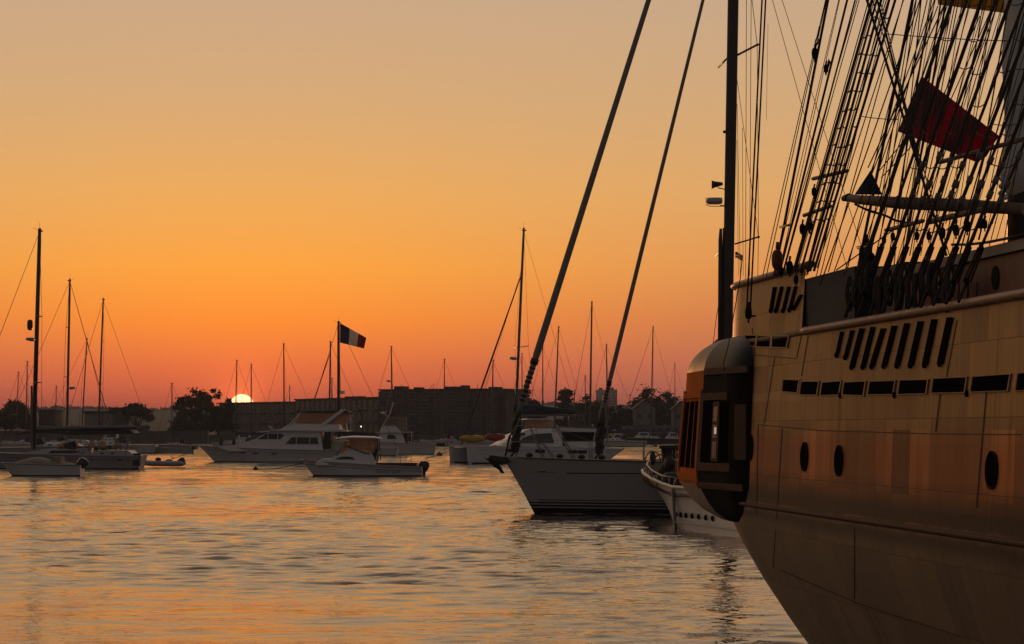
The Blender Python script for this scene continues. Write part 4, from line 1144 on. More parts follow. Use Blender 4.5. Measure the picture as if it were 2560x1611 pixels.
for k in range(9):
    f = k / 8
    rs.append([b.lerp(t_, f) + Vector(((t_.x - b.x) * (f ** 1.35 - f) * 1.0, (t_.y - b.y) * (f ** 1.35 - f), 0)) for b, t_ in zip(BP, TP)])
mb.loft(rs); qh = mb.build('hull', M['white'], Q, world=True)
mb = MB(); mb.loft([[p - Vector((0, 0, .18)) for p in TP], [Vector((p.x + 1.2, p.y + .4, p.z - .2)) for p in TP]]); 
n = len(TP)
for i in range(n // 2): mb.add([TP[i] - Vector((0, 0, .25)), TP[i + 1] - Vector((0, 0, .25)), TP[n - 2 - i] - Vector((0, 0, .25)), TP[n - 1 - i] - Vector((0, 0, .25))], [(0, 1, 2, 3)])
mb.build('deck', M['brownw'], Q, world=True)
mb = MB(); mb.tube([p + Vector((0, 0, .02)) for p in TP], .055, 8); mb.build('gunwale', M['cream'], Q, world=True)
mb = MB(); mb.tube([BP[i].lerp(TP[i], .32) + Vector((-.03, -.06, 0)) for i in range(0, 6)], .02, 6); mb.build('rubbing_strake', M['grey'], qh, world=True)
mb = MB()
for f in (0, .25, .5, .75, 1): pass
mb.tube([BP[5] + Vector((0, -.03, 0)), BP[5].lerp(TP[5], .5) + Vector((-.02, -.04, 0)), TP[5] + Vector((0, -.03, 0))], .05, 8); mb.build('stem_bar', M['grey'], qh, world=True)
for i, px in enumerate((1691, 1705, 1719, 1735, 1752, 1771, 1789)):
    f = (px - 1688) / (1820 - 1688) * 2.0; i0 = 5 - int(f) - 1; u = f - int(f); i0 = max(i0, 0)
    b = BP[i0 + 1].lerp(BP[i0], u); t_ = TP[i0 + 1].lerp(TP[i0], u); c = b.lerp(t_, .5); c = b + (t_ - b) * (.5)
    f_ = .47; c = b + Vector(((t_.x - b.x) * f_ ** 1.35, (t_.y - b.y) * f_ ** 1.35, (t_.z - b.z) * f_)) + Vector((-.03, -.05, 0))
    mb = MB(); mb.slab([c + Vector((.055 * math.cos(a), 0, .085 * math.sin(a))) for a in [2 * PI * k / 12 for k in range(12)]], (0, 1, 0), .04); mb.build('scupper', M['hole'], qh, world=True)
# curved pipe rail with stanchions
rp = [(2000, 1205, 64), (1840, 1205, 71), (1760, 1200, 74.5), (1690, 1195, 77.3), (1655, 1190, 79), (1630, 1177, 81.3), (1617, 1163, 84), (1619, 1156, 87), (1634, 1150, 91), (1655, 1147, 95), (1700, 1146, 100)]
RP = [at(*p) for p in rp]
mb = MB(); mb.tube(RP[3:], .03, 6); 
for i, p in enumerate(RP[3:]):
    q = TP[min(len(TP) - 1, 5 + i)] 
    if i < 7: mb.tube([p, q], .022, 5)
for a, b in zip(RP[3:9], RP[4:10]): mb.tube([a.lerp(b, .5), (a.lerp(b, .5)) - Vector((0, 0, .38))], .02, 5)
mb.build('pipe_rail', M['steel'], Q, world=True)
mb = MB()
def q3(px, py, d): return at(px, py, d)
for px, w_ in ((1664, .16), (1676, .2)): mb.tube([q3(px, 1205, 82), q3(px - 4, 1118, 82)], w_ * .6, 8)
mb.cbox(q3(1668, 1118, 82), (.5, .4, .1)); mb.ell(q3(1674, 1160, 81.8), (.2, .3, .25), 8, 6); mb.build('mooring_bitts', M['dark'], Q, world=True)
mb = MB(); mb.tube([q3(1672, 1122, 83), q3(1700, 1121, 83), q3(1790, 1120, 82)], .11, 8); mb.tube([q3(1690, 1120, 83), q3(1690, 1220, 79)], .03, 6); mb.build('davit_beam', M['brownw'], Q, world=True)
for i, (x, y, d, r) in enumerate(((1664, 1180, 82, .25), (1678, 1200, 80, .3), (1690, 1212, 80, .28), (1655, 1195, 84, .22), (1682, 1185, 84, .3))):
    mb = MB(); mb.ell(q3(x, y, d), (r, r, r * .8), 10, 6, .7); mb.build('deck_gear', M['dark'] if i % 2 else M['brownw'], Q, world=True)
mb = MB()
for cx, w_, h_ in ((1632, 20, 28), (1650, 14, 20)):
    mb.tube([q3(cx + w_ * math.cos(a), 1157 - h_ * math.sin(a), 90) for a in [PI * k / 10 for k in range(11)]], .025, 5)
mb.build('hoop_rail', M['steel'], Q, world=True)
mb = MB(); mb.ell(q3(1632, 1146, 89), (.11, .11, .25), 10, 8); mb.build('life_raft_canister', M['dark'], Q, world=True)
mb = MB(); mb.ell(q3(1681, 1135, 90), (.12, .12, .2), 8, 6); mb.ell(q3(1690, 1140, 90), (.16, .12, .12), 8, 6); mb.build('fender', M['dark'], Q, world=True)
wire(Q, 'hull_line', [q3(1643, 1258, 79), q3(1650, 1272, 78.7), q3(1662, 1279, 78.5)], 0.03) if False else None

# ---- (K) pilothouse fishing boat with lettering, centre
K, D = boat('pilothouse_boat', 'white outboard pilothouse boat with dark lettering on its side and canvas side curtains', 'motorboat', 752, 1190, rz=-.04)
k = D / F
H = Hull(8.0, 2.6, 1.06, .60, rake=.85, tran=.86, wl=.84, flare=1.3, entry=.8, sheer=1.25, plumb=3, draft=.3, bow=.45)
h = finish(K, H, M['white'], M['cream'], rub=.03)
H.strip(-.30, -.27, t0=.02, rel=True).build('hull_stripe', M['stripe'], h); H.strip(-.145, -.115, t0=.05, rel=True).build('hull_stripe', M['stripe'], h)
cab, yf = cabin(K, 'cuddy_cabin', [(1.1, .85), (1.45, 1.12), (2.1, 1.15), (2.75, 1.55), (3.2, 1.75), (4.7, 1.6), (5.1, .62), (1.1, .7)], 1.0, M['white'], .2)
sidewin(K, 'cabin_window', [(2.35, 1.08), (2.5, 1.18), (2.8, 1.27), (3.3, 1.27), (3.55, 1.2), (3.65, 1.08)], yf, M['glass'])
# windscreen, frames, side curtains, hardtop
fr = [((2.45, 1.35), (3.1, 2.3)), ((3.35, 1.75), (3.3, 2.42)), ((4.4, 1.6), (4.35, 2.42)), ((5.0, 1.6), (4.95, 2.4)), ((5.15, 1.0), (5.05, 2.4))]
for sd in (-1, 1):
    mb = MB()
    for (a, b), (c, d_) in fr: mb.tube([(a, sd * .95, b), (c, sd * .88, d_)], .03, 6)
    mb.tube([(2.95, sd * .93, 1.95), (3.6, sd * .9, 1.75), (4.3, sd * .9, 1.5), (4.6, sd * .92, 1.45)], .03, 6)
    mb.build('top_frame', M['dark'], K)
    for a in ([(3.38, 1.85), (4.3, 1.62), (4.27, 2.38), (3.34, 2.38)], [(4.48, 1.6), (4.95, 1.5), (4.92, 2.38), (4.44, 2.38)], [(2.6, 1.45), (3.25, 1.85), (3.2, 2.3)]):
        mb = MB(); mb.slab([(x, sd * .9, z) for x, z in a], (0, sd, 0), .01); mb.build('side_curtain', M['vinyl'], K)
mb = MB(); mb.slab([(2.5, -.8, 1.4), (2.5, .8, 1.4), (3.12, .75, 2.3), (3.12, -.75, 2.3)], (-1, 0, .5), .015); mb.build('windscreen', M['vinyl'], K)
mb = MB(); mb.slab([(2.35, -.95, 1.36), (2.35, -.75, 1.36), (3.02, -.75, 2.12), (3.02, -.95, 2.12)], (-.8, 0, .6), .02); mb.build('screen_frame', M['tan'], K)
mb = MB(); rs = []
for x, w_, z, th in ((2.35, .6, 2.44, .03), (2.7, .95, 2.45, .09), (3.5, 1.05, 2.48, .14), (4.8, 1.05, 2.46, .12), (5.3, .95, 2.43, .05)):
    rs.append([Vector((x, w_ * math.cos(a), z + th * math.sin(a))) for a in [2 * PI * q / 12 for q in range(12)]])
mb.loft(rs, close=True); mb.build('hardtop', M['white'], K)
mb = MB(); mb.tube([(4.9, -.6, 2.4), (5.2, -.7, 1.0)], .02, 5); mb.tube([(5.1, -.8, 2.4), (5.35, -.8, 1.1)], .015, 5); mb.build('grab_pole', M['tan'], K)
mb = MB(); mb.cbox((4.75, 0, 1.05), (.5, 1.2, .9)); mb.cbox((4.9, -.5, 1.55), (.3, .35, .4)); mb.build('helm_seat', M['dark'], K)
mb = MB(); mb.cbox((6.3, 0, .72), (2.6, 1.9, .28)); mb.build('cockpit_bench', M['dark'], K)
for a_, b_ in (((5.9, .6), (5.93, 1.02)), ((6.6, .6), (6.63, 1.02)), ((6.9, .65), (7.35, 1.15)), ((7.5, .65), (7.25, 1.05))):
    mb = MB(); mb.tube([(a_[0], -.95, a_[1]), (b_[0], -.95, b_[1])], .015, 5); mb.build('rod_holder', M['dark'], K)
mb = MB(); mb.tube([(6.6, -.9, .6), (6.58, -.9, 1.7)], .01, 4); mb.build('aerial', M['dark'], K)
mb = MB(); mb.ell((.35, 0, 1.09), (.14, .1, .05), 8, 5); mb.build('bow_light', M['red'], K)
outboard(K, 7.85, .22, 1.25, 0.0)
tx = bpy.data.curves.new('lettering', 'FONT'); tx.body = 'SEAWAY GAM'; tx.size = .21; tx.extrude = .004; tx.space_character = 1.25; tx.shear = .2
to = bpy.data.objects.new('tmp', tx); C.objects.link(to)
dg = bpy.context.evaluated_depsgraph_get(); me = bpy.data.meshes.new_from_object(to.evaluated_get(dg)); bpy.data.objects.remove(to)
me.materials.clear(); me.materials.append(M['black'])
lo = bpy.data.objects.new('lettering', me); C.objects.link(lo); lo.parent = K
pa, pb = H.pt(.62, .42, -1, .02), H.pt(.84, .42, -1, .02); dr = (pb - pa).normalized(); nn = Vector((dr.y, -dr.x, 0)).normalized()
upv = (H.pt(.72, .8, -1) - H.pt(.72, .4, -1)).normalized(); nn = dr.cross(upv).normalized(); upv = nn.cross(dr)
mat4 = Matrix((dr, upv, nn)).transposed().to_4x4(); me.transform(mat4 @ Matrix.Scale(1.0, 4)); me.transform(Matrix.Translation(pa + upv * -.08)); ROOT['lettering'] = ROOT[K.name]

# ---- (J) flybridge motor yacht
J, D = boat('motor_yacht', 'white flybridge motor yacht with slanted dark windows and clear bridge screens', 'motor yacht', 497, 1155, rz=-.03)
H = Hull(15.2, 4.4, 1.50, 1.05, rake=1.5, tran=.9, wl=.82, flare=1.4, entry=.8, sheer=1.6, plumb=3, draft=.5, bow=.5)
h = finish(J, H, M['white'], M['cream'], rub=.045)
H.strip(-.34, -.29, t0=.08, t1=.98, rel=True).build('hull_stripe', M['grey'], h)
for t in (.26, .34, .46): H.strip(-.50, -.40, t0=t, t1=t + .035, off=.012, rel=True, n=4, sides=(-1,)).build('hull_window', M['glass'], h)
cab, yf = cabin(J, 'deckhouse', [(2.2, 1.35), (3.8, 1.62), (5.6, 2.15), (6.3, 2.6), (7.2, 2.95), (11.6, 2.95), (11.9, 1.0), (3, 1.0)], 1.75, M['white'], .14)
sidewin(cab, 'saloon_window', [(5.75, 2.12), (6.55, 2.62), (7.9, 2.66), (8.25, 2.5), (7.9, 2.12)], yf, M['glass'])
sidewin(cab, 'saloon_window', [(8.35, 1.68), (8.95, 2.32), (11.35, 2.30), (11.45, 1.66)], yf, M['glass'])
for x in (6.7, 7.6): sidewin(cab, 'window_mullion', [(x, 2.12), (x + .06, 2.12), (x + .06, 2.66), (x, 2.64)], yf, M['white'], .022)
for x in (9.35, 10.6): sidewin(cab, 'window_mullion', [(x, 1.66), (x + .06, 1.66), (x + .06, 2.32), (x, 2.32)], yf, M['white'], .022)
mb = MB(); mb.prism([(5.55, 2.78), (7.5, 3.05), (14.0, 2.98), (14.0, 2.82), (7.2, 2.9)], -1.85, 1.85); mb.build('side_deck_roof', M['white'], J)
br, yf2 = cabin(J, 'flybridge', [(7.5, 3.0), (8.9, 3.3), (9.4, 3.7), (12.2, 3.55), (13.3, 3.5), (13.4, 3.0)], 1.6, M['white'], .12)
mb = MB()
for sd in (-1, 1):
    mb.slab([(9.1, sd * 1.45, 3.6), (9.9, sd * 1.3, 4.55), (12.9, sd * 1.3, 4.6), (11.9, sd * 1.45, 3.55)], (0, sd, 0), .012)
    mb.slab([(12.0, sd * 1.45, 3.5), (13.1, sd * 1.3, 4.6), (14.2, sd * 1.3, 4.5), (13.9, sd * 1.45, 3.5)], (0, sd, 0), .012)
mb.slab([(9.0, -1.4, 3.6), (9.0, 1.4, 3.6), (9.9, 1.25, 4.55), (9.9, -1.25, 4.55)], (-1, 0, .8), .012)
mb.build('bridge_screen', M['vinyl'], J)
mb = MB(); mb.prism([(9.75, 4.58), (10.4, 4.72), (14.0, 4.78), (14.3, 4.66), (14.2, 4.58)], -1.4, 1.4); mb.build('bridge_top', M['dark'], J)
for sd in (-1, 1):
    mb = MB(); mb.bar((11.3, sd * 1.52, 3.1), (13.7, sd * 1.4, 4.85), .12, .3, (1, 0, 0)); mb.build('radar_arch', M['white'], J); mb = MB(); mb.tube([(8.1, sd * 1.3, 3.15), (8.8, sd * 1.4, 3.55), (9.3, sd * 1.4, 4.1), (9.75, sd * 1.3, 4.6)], .05, 6)
    mb.build('screen_pillar', M['white'], J)
    mb = MB(); mb.tube([(12.4, sd * 1.4, 3.5), (13.9, sd * 1.3, 4.6)], .03, 5); mb.tube([(13.9, sd * 1.4, 3.0), (14.0, sd * 1.3, 4.6)], .03, 5); mb.tube([(13.2, sd * 1.4, 3.0), (15.0, sd * 1.2, 5.3)], .02, 5); mb.build('top_frame', M['steel'], J)
mb = MB(); mb.prism([(11.8, 1.2), (12.0, 2.8), (12.6, 2.8), (12.55, 1.2)], -1.6, 1.6); mb.build('aft_bulkhead', M['dark'], J)
mb = MB(); mb.cbox((13.4, 0, 1.9), (1.2, 2.8, .25)); mb.cbox((13.2, -.9, 1.5), (1.6, .5, .6)); mb.build('cockpit_seat', M['cream'], J)
railing(J, [H.pt(t, 1, -1, -.1) for t in (.0, .05, .1, .16, .22)], .5, .015, 'bow_rail')
mb = MB(); mb.tube([(7.0, -.6, 3.0), (6.65, -.6, 3.35), (6.7, -.6, 3.4), (7.1, -.6, 3.1)], .035, 6); mb.build('spotlight', M['white'], J)
for x in (2.15, 3.35):
    mb = MB(); mb.ell((x, -.2, 1.85), (.2, .2, .32), 10, 8); mb.ell((x + .02, -.2, 2.15), (.13, .13, .14), 8, 6); mb.build('covered_windlass', M['dark'], J)
small_flag('ensign', 'drooping dark red flag at the stern of the flybridge motor yacht', None, D - 1, 826, 1106, .25, .7, redc, droop=.1)
# ---- tender held behind it
T_, D = boat('inflatable_dinghy', 'low grey inflatable dinghy with tilted outboard at the stern of the left sloop', 'dinghy', 352, 1168, rz=.02)
mb = MB()
for sd in (-1, 1): mb.tube([(0, 0, .42), (.35, sd * .4, .36), (1.0, sd * .62, .3), (3.3, sd * .62, .28), (3.6, sd * .62, .3)], [.14, .2, .22, .22, .1], 10)
mb.build('inflated_tube', M['grey'], T_)
mb = MB(); mb.prism([(.4, .15), (3.2, .12), (3.2, .22), (.4, .25)], -.55, .55); mb.cbox((3.1, 0, .35), (.06, 1.1, .5)); mb.build('floor', M['dark'], T_)
mb = MB(); mb.cbox((1.7, 0, .45), (.28, 1.2, .06)); mb.ell((1.45, -.1, .62), (.25, .3, .16), 8, 6); mb.ell((2.3, 0, .5), (.3, .3, .14), 8, 6); mb.build('thwart', M['dark'], T_)
outboard(T_, 3.05, .55, .85, -1.15)

# ---- (A) runabout, lower left
A_, D = boat('runabout', 'small white runabout with grey cockpit cover and dark outboard, nearest boat on the left', 'motorboat', 5, 1190, rz=-.02)
H = Hull(5.3, 2.1, .86, .70, rake=.7, tran=.85, wl=.8, flare=1.2, entry=.75, sheer=1.2, plumb=3, draft=.25, bow=.45)
h = finish(A_, H, M['white'], M['cream'], rub=.028)
H.strip(-.05, -.02, rel=True).build('hull_stripe', M['dark'], h)
mb = MB(); rs = []
for x, w_, z in ((.7, .3, .84), (1.3, .7, 1.02), (2.0, .9, 1.2), (2.5, .92, 1.24), (3.1, .94, 1.1), (4.0, .92, .95), (4.9, .86, .78)):
    rs.append([Vector((x, w_ * math.cos(a) , .68 + (z - .68) * (math.sin(a) ** .8 if math.sin(a) > 0 else 0))) for a in [PI * q / 10 for q in range(11)]])
mb.loft(rs); mb.build('cockpit_cover', M['tan'], A_)
mb = MB(); mb.cbox((3.7, 0, 1.0), (.6, 1.4, .5)); mb.build('covered_seat', M['tan'], A_)
outboard(A_, 4.95, .55, 1.25, -.45)

# ---- (B) big sloop on the left with its mast in the picture
B_t, D = boat('sloop', 'long grey sloop with the tallest mast on the left, boom tent and dark spray hood', 'sailboat', -115, 1172, rz=-.02)
B_L = 14.8
H = Hull(B_L, 4.2, 1.35, 1.0, rake=1.3, tran=.72, wl=.8, flare=1.3, entry=.85, sheer=1.5, plumb=3, draft=.4, bow=.5, trake=.25)
h = finish(B_t, H, M['grey'], M['cream'], rub=.035)
H.strip(-.34, -.31, t0=.3, rel=True).build('cove_stripe', M['stripe'], h)
H.strip(-.36, -.28, t0=.88, t1=.91, off=.012, rel=True, n=3, sides=(-1,)).build('hull_window', M['glass'], h)
kx = lambda px: (px + 115) * D / F
cab, yf = cabin(B_t, 'coachroof', [(kx(60), 1.15), (kx(120), 1.52), (kx(230), 1.6), (kx(245), 1.05), (kx(60), .95)], 1.35, M['grey'], .15)
sidewin(cab, 'cabin_window', [(kx(130), 1.2), (kx(140), 1.42), (kx(195), 1.42), (kx(212), 1.32), (kx(195), 1.2)], yf, M['glass'])
for px in (212, 262, 288): sidewin(cab if px < 230 else B_t, 'portlight', [(kx(px), 1.18), (kx(px), 1.26), (kx(px + 9), 1.26), (kx(px + 9), 1.18)], (yf if px < 230 else (lambda x, z: 1.6)), M['glass'])
mb = MB(); rs = []
for px, w_, z in ((150, .9, 1.62), (158, 1.1, 1.95), (165, 1.15, 2.12), (190, 1.2, 2.15), (200, 1.2, 1.7)):
    rs.append([Vector((kx(px), w_ * math.cos(a), 1.5 + (z - 1.5) * math.sin(a))) for a in [PI * q / 10 for q in range(11)]])
mb.loft(rs); mb.build('spray_hood', M['dark'], B_t)
mb = MB(); mb.slab([(kx(153), -1.0, 1.62), (kx(170), -1.12, 1.62), (kx(170), -1.12, 1.98), (kx(158), -1.05, 1.95)], (0, -1, 0), .02); mb.build('hood_window', M['vinyl'], B_t)
coam, yfc = cabin(B_t, 'cockpit_coaming', [(kx(240), 1.0), (kx(245), 1.45), (kx(330), 1.42), (kx(350), .95)], 1.6, M['grey'], .1)
mb = MB(); mb.prism([(kx(175), 2.72), (kx(215), 2.95), (kx(335), 2.98), (kx(345), 2.75), (kx(330), 2.68), (kx(180), 2.6)], -1.45, 1.45); mb.build('bimini_top', M['dark'], B_t)
mb = MB()
for px in (182, 205, 262, 320, 334):
    for sd in (-1, 1): mb.tube([(kx(px), sd * 1.3, 2.7), (kx(px + (14 if px < 250 else -10)), sd * 1.5, 1.3)], .02, 5)
mb.build('bimini_frame', M['steel'], B_t)
for a, b, z0, z1 in ((228, 248, 1.72, 2.3), (250, 276, 1.7, 2.15), (298, 308, 1.8, 2.2)):
    mb = MB(); mb.slab([(kx(a), -1.2, z0), (kx(b), -1.2, z0), (kx((a + b) / 2 + 4), -1.2, z1), (kx((a + b) / 2 - 2), -1.2, z1)], (0, 1, 0), .01); mb.build('spray_curtain', M['vinyl'], B_t)
rr = random.Random(8)
for i in range(14):
    mb = MB(); mb.ell((kx(rr.uniform(206, 325)), rr.uniform(-1.2, 1.0), rr.uniform(1.45, 1.75)), (rr.uniform(.1, .3), .25, rr.uniform(.07, .16)), 7, 5); mb.build('cushion', M['dark'] if i % 3 else M['tan'], B_t)
mb = MB(); mb.tube([(kx(293), -.2, 1.4), (kx(293), -.2, 1.9)], .04, 6); mb.tube([(kx(293) + .02, .45 * math.cos(a) - .2, 1.95 + .45 * math.sin(a)) for a in [2 * PI * q / 16 for q in range(17)]], .02, 5); mb.build('steering_wheel', M['steel'], B_t)
railing(B_t, [H.pt(t, 1, -1, -.1) for t in (.0, .1, .25, .4, .55, .68, .8, .92, .98)], .6, .013, 'lifelines')
railing(B_t, [H.pt(t, 1, 1, -.1) for t in (.0, .1, .25, .4, .55, .68, .8, .92, .98)], .6, .013, 'lifelines')
mb = MB(); mb.cbox((kx(351), -1.2, .75), (.55, .5, .9)); mb.build('stern_seat', M['dark'], B_t)
sailrig(B_t, kx(86), 18.6, 1.5, .17, lean=.35, L=B_L, bow=.2, bowz=1.4, stern=None, B=4.2, spreaders=(.3, .6), furl=.03, m=M['dmast'], radar=.49, boom=kx(345) - kx(86), boomm=None, boomz=2.95, boomend=3.15, wr=.018)
mb = MB(); rs = []
for i in range(13):
    f = i / 12; c = Vector((kx(98) + (kx(345) - kx(98)) * f, 0, 3.12 + .12 * f)); hh = .17 + .05 * math.sin(i * 1.9) - .05 * f
    rs.append([c + Vector((0, math.cos(a) * .16, math.sin(a) * hh)) for a in [2 * PI * q / 10 for q in range(10)]])
mb.loft(rs, close=True); mb.build('sail_cover', M['sail'], B_t)
mb = MB(); p = (kx(92), 0, 10.4); mb.ell((kx(86) - .35, 0, 11.1), (.22, .2, .42), 10, 8, .6); mb.build('masthead_radome', M['dmast'], B_t)
mb = MB(); mb.bar((kx(84) , -.3, 1.5), (kx(82), -.3, 6.4), .14, .14); mb.build('whisker_pole', M['alu'], B_t)

# mooring lines and buoys on the water
def rope(label, pts, r=.02):
    P = [at(*p) for p in pts]; o = P[0]; t = MB(); t.tube([p - o for p in P], r, 5); ob = t.build('mooring_line', M['rope'], None); ob.location = o; tag(ob, label, 'mooring line', 'mooring lines across the water')
rope('mooring line running from the flybridge motor yacht bow down to the dinghy outboard', [(497, 1118, 232), (470, 1133, 225), (445, 1143, 218), (430, 1147, 212)], .03)
rope('slack mooring line dipping from the lettered pilothouse boat bow to the water on its left', [(770, 1155, 170), (735, 1163, 172), (690, 1172, 174), (640, 1174, WD(1174))], .03)
rope('mooring line rising from the pilothouse boat outboard to the catamaran hull', [(1064, 1147, 170), (1085, 1141, 185), (1100, 1137, 205), (1118, 1130, 222)], .03)
rope('slack line trailing in the water below the pilothouse boat stern', [(1060, 1188, 168), (1040, 1196, 162), (1010, 1204, 150), (980, 1208, WD(1208.5)), (976, 1208, WD(1208.5))], .02)
def buoy(label, px, py, r, m, sq=1.0):
    D = WD(py); b = MB(); b.ell((0, 0, r * .35), (r, r, r * .75), 14, 8); b.tube([(0, 0, r), (0, 0, r * 1.35)], r * .12, 6); ob = b.build('mooring_buoy', m, None); ob.location = (xat(px, D), D, 0); tag(ob, label, 'buoy', 'mooring buoys')
buoy('dark round mooring buoy in the bright water right of the catamaran', 1638, 1117, .42, M['black'])
buoy('dark mooring pickup float on the rope between pilothouse boat and catamaran', 1099, 1139.5, .38, M['black'])
buoy('pale mooring ball on the water beside the dinghy motor', 492, 1122, .35, M['cream'])
buoy('small dark float where the slack line left of the pilothouse boat meets water', 640, 1174.5, .2, M['black'])

# ---- catamaran behind the grey yacht
CA, D = boat('catamaran', 'white catamaran with navy covered boom, rounded cabin windows and tall mast', 'catamaran', 1166, 1160, 228, rz=R(15), group=None)
H = Hull(14.4, 1.9, 1.62, 1.35, rake=.12, tran=.8, trake=1.9, wl=.8, flare=1.0, entry=.55, sheer=1.2, plumb=3, draft=.3, bow=.45)
for y, nm in ((0.0, 'near'), (6.6, 'far')):
    mb = H.mesh(50); mb.v = [(x, yy + y, z) for x, yy, z in mb.v]; h = mb.build('hull', M['white'], CA)
    mb = H.strip(-.15, .14); mb.v = [(x, yy + y, z) for x, yy, z in mb.v]; mb.build('boot_stripe', M['anti'], h)
    mb = H.strip(-.36, -.32, t0=.06, t1=.95, rel=True); mb.v = [(x, yy + y, z) for x, yy, z in mb.v]; mb.build('hull_stripe', M['grey'], h)
    mb = H.deck(0.01); mb.v = [(x, yy + y, z) for x, yy, z in mb.v]; mb.build('deck', M['white'], h)
for t in (.24, .42, .635, .70):
    H.strip(-.52, -.22, t0=t, t1=t + .062, off=.014, rel=True, n=4, sides=(-1,)).build('hull_window', M['glass'], CA)
mb = MB(); mb.box((3.6, .5, .75), (13.0, 6.1, 1.5)); mb.build('bridge_deck', M['white'], CA)
mb = MB(); mb.box((.5, .7, 1.38), (3.6, 5.9, 1.42)); mb.build('trampoline', M['dark'], CA)
mb = MB(); mb.tube([(.35, 0, 1.4), (.35, 6.6, 1.4)], .1, 8); mb.build('cross_beam', M['alu'], CA)
def shift(y0, yf): return lambda x, z: yf(x, z)
mb = MB(); rs = []
sec = [(3.5, 1.55, 1.56), (4.2, 1.55, 1.95), (5.0, 1.55, 2.5), (6.2, 1.5, 2.95), (7.5, 1.5, 3.1), (8.9, 1.5, 3.12)]
for x, z0, z1 in sec:
    w_ = 3.05 if x > 4.5 else 2.6
    rs.append([Vector((x, 3.3 - w_, z0)), Vector((x, 3.3 - w_ * .95, z0 + (z1 - z0) * .6)), Vector((x, 3.3 - w_ * .82, z1)), Vector((x, 3.3, z1 + .08)), Vector((x, 3.3 + w_ * .82, z1)), Vector((x, 3.3 + w_ * .95, z0 + (z1 - z0) * .6)), Vector((x, 3.3 + w_, z0))])
mb.loft(rs); o = len(mb.v) - 7; mb.f.append(tuple(range(o, o + 7))); mb.sm.append(False); cc = mb.build('cabin', M['white'], CA)
mb = MB()
pl = [(4.75, 1.85), (5.2, 2.25), (6.2, 2.62), (7.9, 2.72), (8.1, 1.85)]
mb.add([(x, .20 + .03 * 0 + (z - 1.85) * .26, z) for x, z in pl] + [(x, .26 + (z - 1.85) * .26, z) for x, z in pl], [(0, 1, 2, 3, 4), (9, 8, 7, 6, 5)] + [(i, (i + 1) % 5, 5 + (i + 1) % 5, 5 + i) for i in range(5)])
mb.build('saloon_window', mat('tinted grey acrylic', (.06, .06, .062), .15), cc)
for z, a, b in ((2.55, 3.55, 4.6), (2.1, 3.55, 4.2)):
    mb = MB(); mb.box((a + .9, .55, z), (b + .9, 1.6, z + .2)); mb.build('forward_window', M['glass'], cc)
mb = MB(); mb.prism([(8.0, 2.95), (8.2, 3.18), (12.2, 3.1), (12.6, 2.92), (12.4, 2.78), (9.0, 2.85)], .6, 6.0); mb.build('cockpit_roof', M['white'], CA)
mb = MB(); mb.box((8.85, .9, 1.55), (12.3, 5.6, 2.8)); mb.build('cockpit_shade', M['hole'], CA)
mb = MB(); mb.box((9.2, .55, 1.45), (12.8, 1.0, 1.95)); mb.tube([(11.9, .8, 1.9), (12.1, .8, 2.85)], .05, 6); mb.build('cockpit_side', M['white'], CA)
mb = MB(); mb.slab([(8.6, 1.2, 3.15), (10.3, 1.2, 3.15), (10.3, 5.2, 3.15), (8.6, 5.2, 3.15)], (0, 0, 1), .05); mb.build('skylight', mat('polished panel', (.3, .25, .2), .12, spec=.9), CA)  # glossy flat skylight, made to mirror the low sun
for a in ([(5.6, 3.1), (7.0, 3.1), (7.0, 3.9), (5.95, 3.9)], [(7.05, 3.1), (8.3, 3.1), (8.25, 3.9), (7.05, 3.9)]):
    mb = MB(); mb.slab([(x, 1.3, z) for x, z in a], (0, 1, 0), .012); mb.build('helm_screen', M['vinyl'], CA)
mb = MB(); mb.prism([(5.8, 3.9), (6.3, 4.0), (8.3, 4.02), (8.4, 3.92)], 1.2, 4.0); mb.build('helm_top', M['white'], CA)
mb = MB(); 
for x in (5.65, 6.1, 7.0, 7.7, 8.3): mb.tube([(x, 1.28, 3.1), (x + .1, 1.28, 3.92)], .03, 5)
mb.build('helm_frame', M['tan'], CA)
railing(CA, [Vector((x, -.6, 1.45)) for x in (1.0, 3, 5, 7, 9, 11, 12.8)], .62, .013, 'lifelines')
for a in ((12.7, 12.9, 1.5), (12.9, 13.2, 1.45)):
    mb = MB(); mb.tube([(a[0], -.4, a[2]), (a[1], -.4, a[2] + .7), (a[1] + .3, .2, a[2] + .7)], .018, 5); mb.build('stern_rail', M['steel'], CA)
# its rig: mast steps on the cabin, furled black headsail reaches the bow beam
mxx = 5.3
sailrig(CA, mxx, 21.2, 2.6, .13, lean=.85, L=14, bow=.35, bowz=1.6, B=6.5, spreaders=(.42,), furl=0, frac=.82, radar=.36, boom=None, my=3.3, y0=3.3, stern=10.5, sternz=3.1, gear=True)
mb = MB()
a, b = Vector((.35, 3.3, 1.6)), Vector((mxx + .7, 3.3, 17.2)); mb.tube([a, a.lerp(b, .03), a.lerp(b, .5), a.lerp(b, .97), b], [.03, .075, .085, .05, .02], 8); mb.build('furled_headsail', M['dark'], CA)
mb = MB(); mb.tube([(mxx + .1, 3.3, 4.35), (mxx + 5.8, 3.3, 4.3)], .09, 8); mb.build('boom', M['alu'], CA)
mb = MB(); rs = []
for f, z0, z1 in ((0, 4.4, 5.3), (.12, 4.42, 5.28), (.4, 4.42, 5.2), (.7, 4.42, 4.98), (.93, 4.42, 4.86), (1, 4.45, 4.75)):
    c = Vector((mxx - .15 + 5.9 * f, 3.3, (z0 + z1) / 2)); rs.append([c + Vector((0, math.cos(t) * .22, math.sin(t) * (z1 - z0) / 2)) for t in [2 * PI * q / 12 for q in range(12)]])
mb.loft(rs, close=True); mb.build('sail_cover', M['canvas'], CA)
